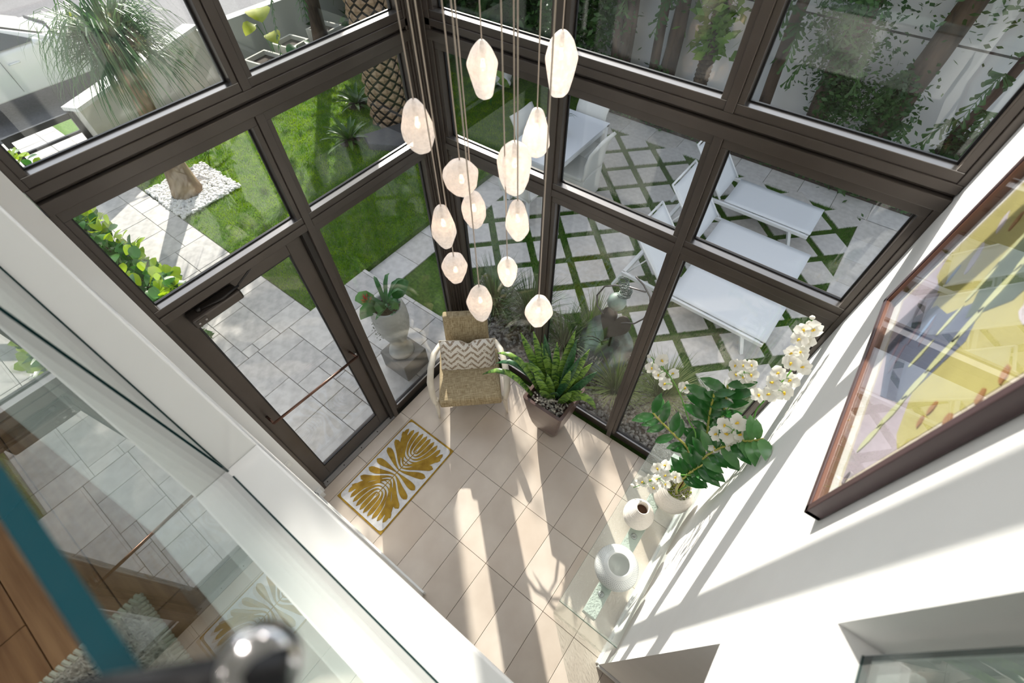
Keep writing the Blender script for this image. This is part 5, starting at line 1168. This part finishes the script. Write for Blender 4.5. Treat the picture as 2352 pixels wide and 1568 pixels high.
for ci, cn in enumerate(canes):
    pp = smooth_path(cn); mb = MB(); mb.tube(pp, [.009*(1-.35*i/len(pp)) for i in range(len(pp))], 7); mb.build('cane', CAN, OR, smooth=True)
    N_ = 12; n0 = int(len(pp)*.42)
    for k in range(N_):
        i = n0+int((len(pp)-1-n0)*k/(N_-1)); p = pp[i]; tg = (pp[min(i+1, len(pp)-1)]-pp[max(i-1, 0)]).normalized(); vw = (CP-p).normalized(); sd_ = tg.cross(vw).normalized()*(1 if k % 2 else -1)
        d = (sd_*.95+tg*.55+vw*rs.uniform(-.3, .45)+Vector((0, 0, rs.uniform(-.2, .1)))).normalized()
        if p.x+d.x*.15 > 2.82: d.x = min(d.x, (2.81-p.x)/.15); d = d.normalized()
        z_ = (vw*1.0+Vector((0, 0, .5))).normalized(); y_ = d; x_ = y_.cross(z_).normalized(); z_ = x_.cross(y_); q = Matrix((x_, y_, z_)).transposed().to_quaternion()
        s_ = rs.uniform(.75, 1.15); src = lf2 if (ci == 3 or (ci == 4 and k % 3 == 0)) else lf_
        if src.name not in used: used[src.name] = 1; src.location = p-base; src.rotation_mode = 'QUATERNION'; src.rotation_quaternion = q; src.scale = (s_,)*3
        else: inst(src, OR, p-base, q, (s_,)*3, 'leaf')
mb = MB(); rs2 = random.Random(3)
for i in range(160): a = rs2.random()*2*pi; r = .09*rs2.random()**.5; c0 = Vector((2.655+cos(a)*r, -.555+sin(a)*r, 1.03+rs2.random()*.025)); mb.leaf([c0, c0+Vector((rs2.uniform(-.01, .01), rs2.uniform(-.01, .01), .018))], [.008, .003], (cos(a), sin(a), .3))
o = mb.build('moss', mat('moss', (.20, .26, .01), .9), OR); o['kind'] = 'stuff'
mb = MB(); mb.tube([(2.66, -.55, 1.0), (2.655, -.50, 1.4), (2.60, -.50, 1.75)], [.014, .012, .006], 7); mb.build('dry_stalk', mat('dry_stalk', (.22, .08, .03), .8), OR, smooth=True)
# ---- framed painting
FRM = mat('plum_frame', (.055, .03, .033), .35, 0, (.075, .045, .048), 6, stretch=(1, .1, .1))
FRE = mat('frame_lip', (.17, .075, .05), .4)
PA = thing('framed_painting', 'large abstract yellow and lavender painting in a plum frame on the wall', 'painting', (2.833, -.94, 3.15))
y0, y1, z0, z1, xf = -1.42, -.46, 3.15, 4.75, 2.792
for (a, b, c_, d_) in ((y0, y1, z0, z0+.022), (y0, y1, z1-.022, z1), (y0, y0+.022, z0, z1), (y1-.022, y1, z0, z1)):
    mb = MB(); mb.box(xf, 2.831, a, b, c_, d_); mb.build('frame_side', FRM, PA, bevel=.002)
mb = MB()
for (a, b, c_, d_) in ((y0+.022, y1-.022, z0+.022, z0+.028), (y0+.022, y0+.028, z0+.022, z1-.022), (y1-.028, y1-.022, z0+.022, z1-.022)): mb.box(xf+.004, xf+.03, a, b, c_, d_)
mb.build('frame_lip', FRE, PA)
mb = MB(); mb.box(2.822, 2.829, y0+.02, y1-.02, z0+.02, z1-.02); mb.build('mat_board', mat('mat_white', (.80, .79, .76), .8), PA)
cols = {'lav': (.50, .43, .50), 'yel': (.50, .45, .16), 'yel2': (.60, .55, .20), 'slate': (.10, .12, .19), 'dk': (.07, .10, .06), 'plum': (.16, .12, .17), 'org': (.36, .17, .06), 'lime': (.60, .62, .34), 'pale': (.66, .60, .66), 'paper': (.70, .62, .50), 'blue': (.22, .33, .52)}
cols = {k: tuple(q*.80 for q in v) for k, v in cols.items()}
pm = {k: mat('paint_'+k, v, .8, 0, tuple(min(1, q*1.15) for q in v), 9) for k, v in cols.items()}
rs = random.Random(6)
edge = []
A_, B_, C0, D0 = y0+.065, y1-.065, z0+.075, z1-.07
for i in range(40): edge.append((A_+(B_-A_)*i/40, C0+rs.uniform(-.004, .004)))
for i in range(60): edge.append((B_+rs.uniform(-.004, .004), C0+(D0-C0)*i/60))
for i in range(40): edge.append((B_-(B_-A_)*i/40, D0+rs.uniform(-.004, .004)))
for i in range(60): edge.append((A_+rs.uniform(-.004, .004), D0-(D0-C0)*i/60))
def paint(name, shapes, m_, lv):
    mb = MB(); xx = 2.822-.0005*lv
    for poly in shapes: mb.prism(poly, xx, 2.822, fn=lambda u, v, w_: (w_, u, v))
    o = mb.build(name, m_, PA)
    if len(shapes) > 1: o['kind'] = 'stuff'
    return o
paint('paper_sheet', [edge], pm['paper'], 2)
def inset(pl, k): cxm = sum(p[0] for p in pl)/len(pl); czm = sum(p[1] for p in pl)/len(pl); return [(cxm+(p[0]-cxm)*(1-k), czm+(p[1]-czm)*(1-k)) for p in pl]
paint('lavender_ground', [[(A_+.02, C0+.015), (B_-.012, C0+.012), (B_-.012, D0-.012), (A_+.02, D0-.012)]], pm['lav'], 3)
paint('yellow_field', [[(A_+.02, C0+.24), (-1.28, C0+.22), (-1.15, C0+.235), (-1.02, C0+.29), (-.90, C0+.245), (-.80, C0+.21), (-.70, C0+.22), (-.60, C0+.185), (B_-.012, C0+.22), (B_-.012, D0-.012), (A_+.02, D0-.012)]], pm['yel'], 4)
def blob(y, z, a, b, rot, n=12, jit=.12):
    out = []
    for i in range(n): t_ = 2*pi*i/n; r = 1+rs.uniform(-jit, jit); u, v = a*r*cos(t_), b*r*sin(t_); out.append((y+u*cos(rot)-v*sin(rot), z+u*sin(rot)+v*cos(rot)))
    return out
paint('slate_patch', [[(-.78, 3.24), (-1.05, 3.30), (-1.16, 3.42), (-1.10, 3.62), (-.98, 3.66), (-.90, 3.52), (-.80, 3.46), (-.74, 3.34)]], pm['slate'], 5)
paint('dark_green_patch', [[(-1.0, 3.60), (-1.08, 3.74), (-1.02, 3.98), (-.86, 3.98), (-.80, 3.80), (-.88, 3.64)]], pm['dk'], 6)
paint('plum_strokes', [blob(-.80+rs.uniform(-.12, .1), 3.30+.03*i, .055, .010, .5+rs.uniform(-.3, .3), 8) for i in range(6)]+[blob(-1.33, 3.26, .02, .01, .6, 8)], pm['plum'], 7)
paint('pale_strokes', [blob(-1.16, 3.79, .05, .022, -.3, 12, .3), blob(-.72, 3.58, .05, .018, .5), blob(-.66, 3.66, .035, .014, .4)], pm['pale'], 7)
paint('lime_strokes', [blob(-1.22+.045*i, 3.32+.075*i, .016, .05+.01*(i % 2), -.45, 10) for i in range(7)]+[blob(-1.0+.05*i, 3.45+.09*i, .010, .05, -.4, 8) for i in range(6)], pm['lime'], 8)
paint('orange_petals', [blob(-1.29, 3.53, .016, .009, .3), blob(-1.27, 3.56, .018, .010, .8), blob(-1.31, 3.75, .022, .010, .2), blob(-1.33, 3.70, .018, .010, .5), blob(-.73, 3.71, .026, .010, .9), blob(-.66, 3.78, .02, .008, .7), blob(-1.34, 3.62, .016, .012, .1), blob(-1.22, 3.88, .018, .009, .6)], pm['org'], 9)
paint('blue_dashes', [blob(-.88, 3.44, .04, .012, .9, 8), blob(-.70, 3.50, .03, .008, 1.0, 8)], pm['blue'], 9)
mb = MB(); mb.box(xf+.008, xf+.011, y0+.02, y1-.02, z0+.02, z1-.02); mb.build('glazing', glass('picture_glass', (1, 1, 1), 1.45), PA)
# ---- pendants
def frosted():
    M = bpy.data.materials.new('frosted_crystal'); M.use_nodes = True; nt = M.node_tree; L = nt.links; nt.nodes.clear(); out = _n(nt, 'ShaderNodeOutputMaterial')
    D = _n(nt, 'ShaderNodeBsdfPrincipled'); D.inputs['Base Color'].default_value = (.90, .87, .85, 1); D.inputs['Roughness'].default_value = .3
    D.inputs['Emission Color'].default_value = (1, .92, .87, 1); D.inputs['Emission Strength'].default_value = .20
    T = _n(nt, 'ShaderNodeBsdfTranslucent'); T.inputs[0].default_value = (.95, .90, .86, 1); TR = _n(nt, 'ShaderNodeBsdfTransparent'); TR.inputs[0].default_value = (1, .98, .96, 1)
    m1 = _n(nt, 'ShaderNodeMixShader'); m1.inputs[0].default_value = .45; L.new(D.outputs[0], m1.inputs[1]); L.new(T.outputs[0], m1.inputs[2])
    tc = _n(nt, 'ShaderNodeTexCoord'); nz = _n(nt, 'ShaderNodeTexNoise'); nz.inputs['Scale'].default_value = 55; nz.inputs['Detail'].default_value = 6; L.new(tc.outputs['Object'], nz.inputs['Vector'])
    mr = _n(nt, 'ShaderNodeMapRange'); mr.inputs['From Min'].default_value = .40; mr.inputs['From Max'].default_value = .75; mr.inputs['To Min'].default_value = .04; mr.inputs['To Max'].default_value = .45; L.new(nz.outputs[0], mr.inputs['Value'])
    m2 = _n(nt, 'ShaderNodeMixShader'); L.new(mr.outputs[0], m2.inputs[0]); L.new(m1.outputs[0], m2.inputs[1]); L.new(TR.outputs[0], m2.inputs[2]); L.new(m2.outputs[0], out.inputs[0])
    bp = _n(nt, 'ShaderNodeBump'); bp.inputs['Strength'].default_value = .15; bp.inputs['Distance'].default_value = .004; L.new(nz.outputs[0], bp.inputs['Height']); L.new(bp.outputs[0], D.inputs['Normal'])
    return M
FRO = frosted(); BULB = emis('warm_bulb', (1, .66, .38), 7); CORD = mat('cord_beige', (.52, .44, .38), .5); CAP = mat('socket_steel', (.42, .36, .32), .35, .6)
pend = [((1.263, -.882, 3.714), .114, .193, 'tall pendant at the top centre, left of the tallest one'), ((1.412, -.616, 3.677), .121, .229, 'tallest and highest pendant at the top right'), ((1.191, -1.160, 3.611), .117, .187, 'leftmost pendant, egg shaped, beside the corner post'), ((1.432, -.787, 3.496), .110, .193, 'pear shaped pendant overlapping the patio table'), ((1.496, -1.012, 3.487), .122, .207, 'broad pendant just below the pear shaped one'),
        ((1.304, -1.091, 3.415), .136, .150, 'wide lopsided pendant in the middle left of the cluster'), ((1.299, -1.033, 3.228), .100, .183, 'narrow oval pendant tucked under the wide lopsided one'), ((1.282, -1.198, 3.240), .104, .207, 'slim pear pendant at the left middle of the cluster'), ((1.552, -1.069, 3.318), .095, .185, 'slim pear pendant at the right middle of the cluster'), ((1.281, -1.170, 2.985), .121, .153, 'squat five sided pendant in front of the corner post'),
        ((1.483, -1.051, 2.988), .090, .171, 'smallest oval pendant near the bottom of the cluster'), ((1.477, -1.236, 2.945), .109, .214, 'lowest pendant on the left, above the armchair'), ((1.691, -1.108, 2.924), .124, .184, 'lowest pendant on the right, above the snake plant')]
shapes = [  # radius factor profile from bottom (0) to top (1)
    [(0, .30), (.06, .55), (.25, .72), (.62, 1.0), (.85, .62), (.96, .30), (1, .12)], [(0, .40), (.05, .60), (.3, .80), (.62, 1.0), (.86, .70), (.97, .36), (1, .14)], [(0, .30), (.06, .62), (.30, .98), (.48, 1.0), (.85, .62), (.97, .32), (1, .14)], [(0, .34), (.06, .66), (.28, 1.0), (.5, .88), (.85, .50), (.97, .34), (1, .14)], [(0, .34), (.06, .55), (.32, .86), (.66, 1.0), (.85, .74), (.97, .36), (1, .14)],
    [(0, .24), (.06, .45), (.32, .86), (.62, 1.0), (.86, .62), (.97, .34), (1, .14)], [(0, .26), (.06, .5), (.36, .94), (.6, 1.0), (.88, .62), (.97, .36), (1, .14)], [(0, .26), (.06, .5), (.34, 1.0), (.55, .92), (.88, .58), (.97, .38), (1, .14)], [(0, .24), (.06, .46), (.34, 1.0), (.55, .90), (.88, .56), (.97, .36), (1, .14)], [(0, .26), (.08, .52), (.34, .84), (.62, 1.0), (.88, .72), (.97, .38), (1, .14)],
    [(0, .24), (.06, .46), (.36, .86), (.62, 1.0), (.88, .62), (.97, .34), (1, .14)], [(0, .26), (.06, .48), (.36, .86), (.58, 1.0), (.88, .60), (.97, .36), (1, .14)], [(0, .26), (.08, .52), (.42, 1.0), (.60, .92), (.88, .52), (.97, .30), (1, .14)]]
CAN_ = thing('pendant_canopy', 'round ceiling canopy from which the pendant cords hang', 'ceiling canopy', (1.42, -1.0, 6.06))
mb = MB(); mb.lathe([(.44, .0), (.44, .04)], n=48); mb.build('plate', mat('canopy_white', (.8, .8, .8), .4), CAN_, world=False, bevel=.006)
for i, (p, w_, h_, lab) in enumerate(pend):
    t = thing('pendant_light', lab, 'pendant light', p, group='frosted glass pendants of the cluster')
    rs = random.Random(100+i); ph = rs.random()*6.28; prof = []
    nzz = 22
    for k in range(nzz+1):
        q = k/nzz; sh = shapes[i]
        for (q0, r0), (q1, r1) in zip(sh[:-1], sh[1:]):
            if q0 <= q <= q1: r = r0+(r1-r0)*(q-q0)/(q1-q0); break
        prof.append((r*w_/2, (q-.5)*h_))
    pw = rs.choice([5, 6])
    mb = MB(); mb.lathe(prof, n=30, wob=lambda a, z: .045*cos(pw*a+ph+z*14)+.06*cos(a+ph*1.7+z*9)+.05*cos(2*a+ph), close=True)
    mb.build('glass_shade', FRO, t, world=False, smooth=True, sub=1)
    mb = MB(); mb.tube([(0, 0, h_*.5-.012), (0, 0, 6.06-p[2])], .0024, 8); mb.build('cord', CORD, t, world=False, smooth=True)
    mb = MB(); mb.tube([(0, 0, h_*.5-.004), (0, 0, h_*.5-.028), (0, 0, h_*.5-.055)], [.006, .0085, .0085], 10); mb.build('socket', CAP, t, world=False, smooth=True)
    zb = h_*.5-.085; mb = MB(); mb.lathe([(.001, -.016), (.008, -.010), (.010, 0), (.007, .012), (.004, .03)], c=(0, 0, zb), n=12); mb.build('bulb', BULB, t, world=False, smooth=True)
# ---- landing things
SHG = mat('shaggy_cream', (.55, .52, .46), .95, 0, (.70, .67, .61), 26, .8, 160)
t = thing('shaggy_rug', 'cream shaggy rug with stitched border on the upper landing', 'rug', (1.95, -3.1, 3.0))
mb = MB(); mb.box(1.43, 2.45, -3.55, -2.675, 3.0005, 3.012); mb.build('rug_base', SHG, t, bevel=.004)
mb = MB()
for i in range(70): mb.tube([(1.43+i*.0146, -2.69, 3.012), (1.437+i*.0146, -2.668, 3.017)], .006, 5)
for i in range(60): mb.tube([(1.445, -2.675-i*.0146, 3.012), (1.423, -2.682-i*.0146, 3.017)], .006, 5)
o = mb.build('stitched_border', mat('stitch', (.50, .50, .42), .9), t); o['kind'] = 'stuff'
n = 60000; P = np.stack([RN.uniform(1.45, 2.43, n), RN.uniform(-3.53, -2.70, n), np.full(n, 3.012)], 1); V, F = blades_mesh(P, .014, .0022, 1.2)
o = pmesh('pile', V, F, mat('pile_cream', (.60, .57, .51), .95, 0, (.74, .71, .66), 30), t); o['kind'] = 'stuff'
n = 7000; rw = RN.randint(0, 9, n); P = np.stack([RN.uniform(1.5, 2.4, n), -2.76-.085*rw+RN.normal(0, .016, n), np.full(n, 3.018)], 1); V, F = blades_mesh(P, .010, .0022, 1.5)
o = pmesh('dark_flecks', V, F, mat('pile_dark', (.10, .09, .08), .95), t); o['kind'] = 'stuff'
TR_ = thing('tripod', 'black camera tripod with chrome head reaching over the landing glass', 'tripod', (2.1, -2.75, 3.0))
TB = mat('tripod_black', (.022, .022, .025), .35, .3); BCH = mat('bright_chrome', (.75, .75, .77), .1, 1.0)
hub = Vector((2.19, -2.347, 4.0))
for e in ((1.654, -2.753, 3.012), (2.62, -2.85, 3.012), (2.15, -3.10, 3.012)):
    mb = MB(); a, b = hub, Vector(e); mb.tube([a, a.lerp(b, .55)], .011, 12); lg = mb.build('leg', TB, TR_, smooth=True)
    mb = MB(); mb.tube([a.lerp(b, .53), b], .0075, 12); mb.build('lower_leg', TB, lg, smooth=True)
    mb = MB(); mb.tube([a.lerp(b, .80), a.lerp(b, .84), a.lerp(b, .90)], [.012, .017, .012], 12); mb.build('leg_clamp', BCH, lg, smooth=True)
mb = MB(); mb.tube([hub-Vector((0, 0, .03)), (2.19, -2.35, 4.10), (2.20, -2.35, 4.185), (2.235, -2.315, 4.205), (2.30, -2.25, 4.207)], [.014, .012, .010, .010, .010], 12); mb.build('neck', TB, TR_, smooth=True)
Mh = Matrix.Translation((2.283, -2.262, 4.195)) @ Vector((.35, .25, .9)).to_track_quat('Z', 'Y').to_matrix().to_4x4()
def hl(name, prof, m_):
    mb = MB(); mb.lathe(prof, n=32); mb.v = [tuple(Mh @ Vector(p)) for p in mb.v]; return mb.build(name, m_, TR_, smooth=True)
hl('head_body', [(.012, -.035), (.019, -.03), (.020, -.004), (.018, .006), (.010, .012)], TB)
hl('chrome_ring', [(.0195, -.018), (.0212, -.016), (.0212, -.008), (.0195, -.006)], BCH)
hl('head_cap', [(.012, .012), (.0165, .013), (.0165, .019), (.012, .021)], BCH)
# ---- fill lamps added on the unseen ceiling to brighten the hall
DLM = emis('fill_lamp_lens', (1, .93, .84), 6)
for (x, y, lab) in ((.7, -.7, 'added ceiling fill lamp over the armchair'), (2.1, -.7, 'added ceiling fill lamp over the console'), (.7, -1.7, 'added ceiling fill lamp over the doormat'), (2.1, -1.7, 'added ceiling fill lamp over the landing edge'), (1.2, -3.4, 'added ceiling fill lamp over the landing rug'), (2.4, -3.4, 'added ceiling fill lamp behind the tripod')):
    t = thing('fill_lamp', lab, 'fill_lamp', (x, y, 6.09), group='added ceiling fill lamps')
    mb = MB(); mb.lathe([(.05, -.004), (.075, -.004), (.075, .01), (.05, .01)], n=28, close=False); mb.build('trim_ring', WMET, t, world=False)
    mb = MB(); mb.lathe([(.05, 0), (.05, .005)], n=24); mb.build('lens', DLM, t, world=False)
    ld = bpy.data.lights.new('fill_lamp_light', 'AREA'); ld.shape = 'DISK'; ld.size = .14; ld.energy = 3; ld.color = (1, .93, .85); ld.spread = radians(150)
    lo_ = bpy.data.objects.new('fill_lamp_light', ld); C.objects.link(lo_); lo_.parent = t; lo_.location = (0, 0, -.02)
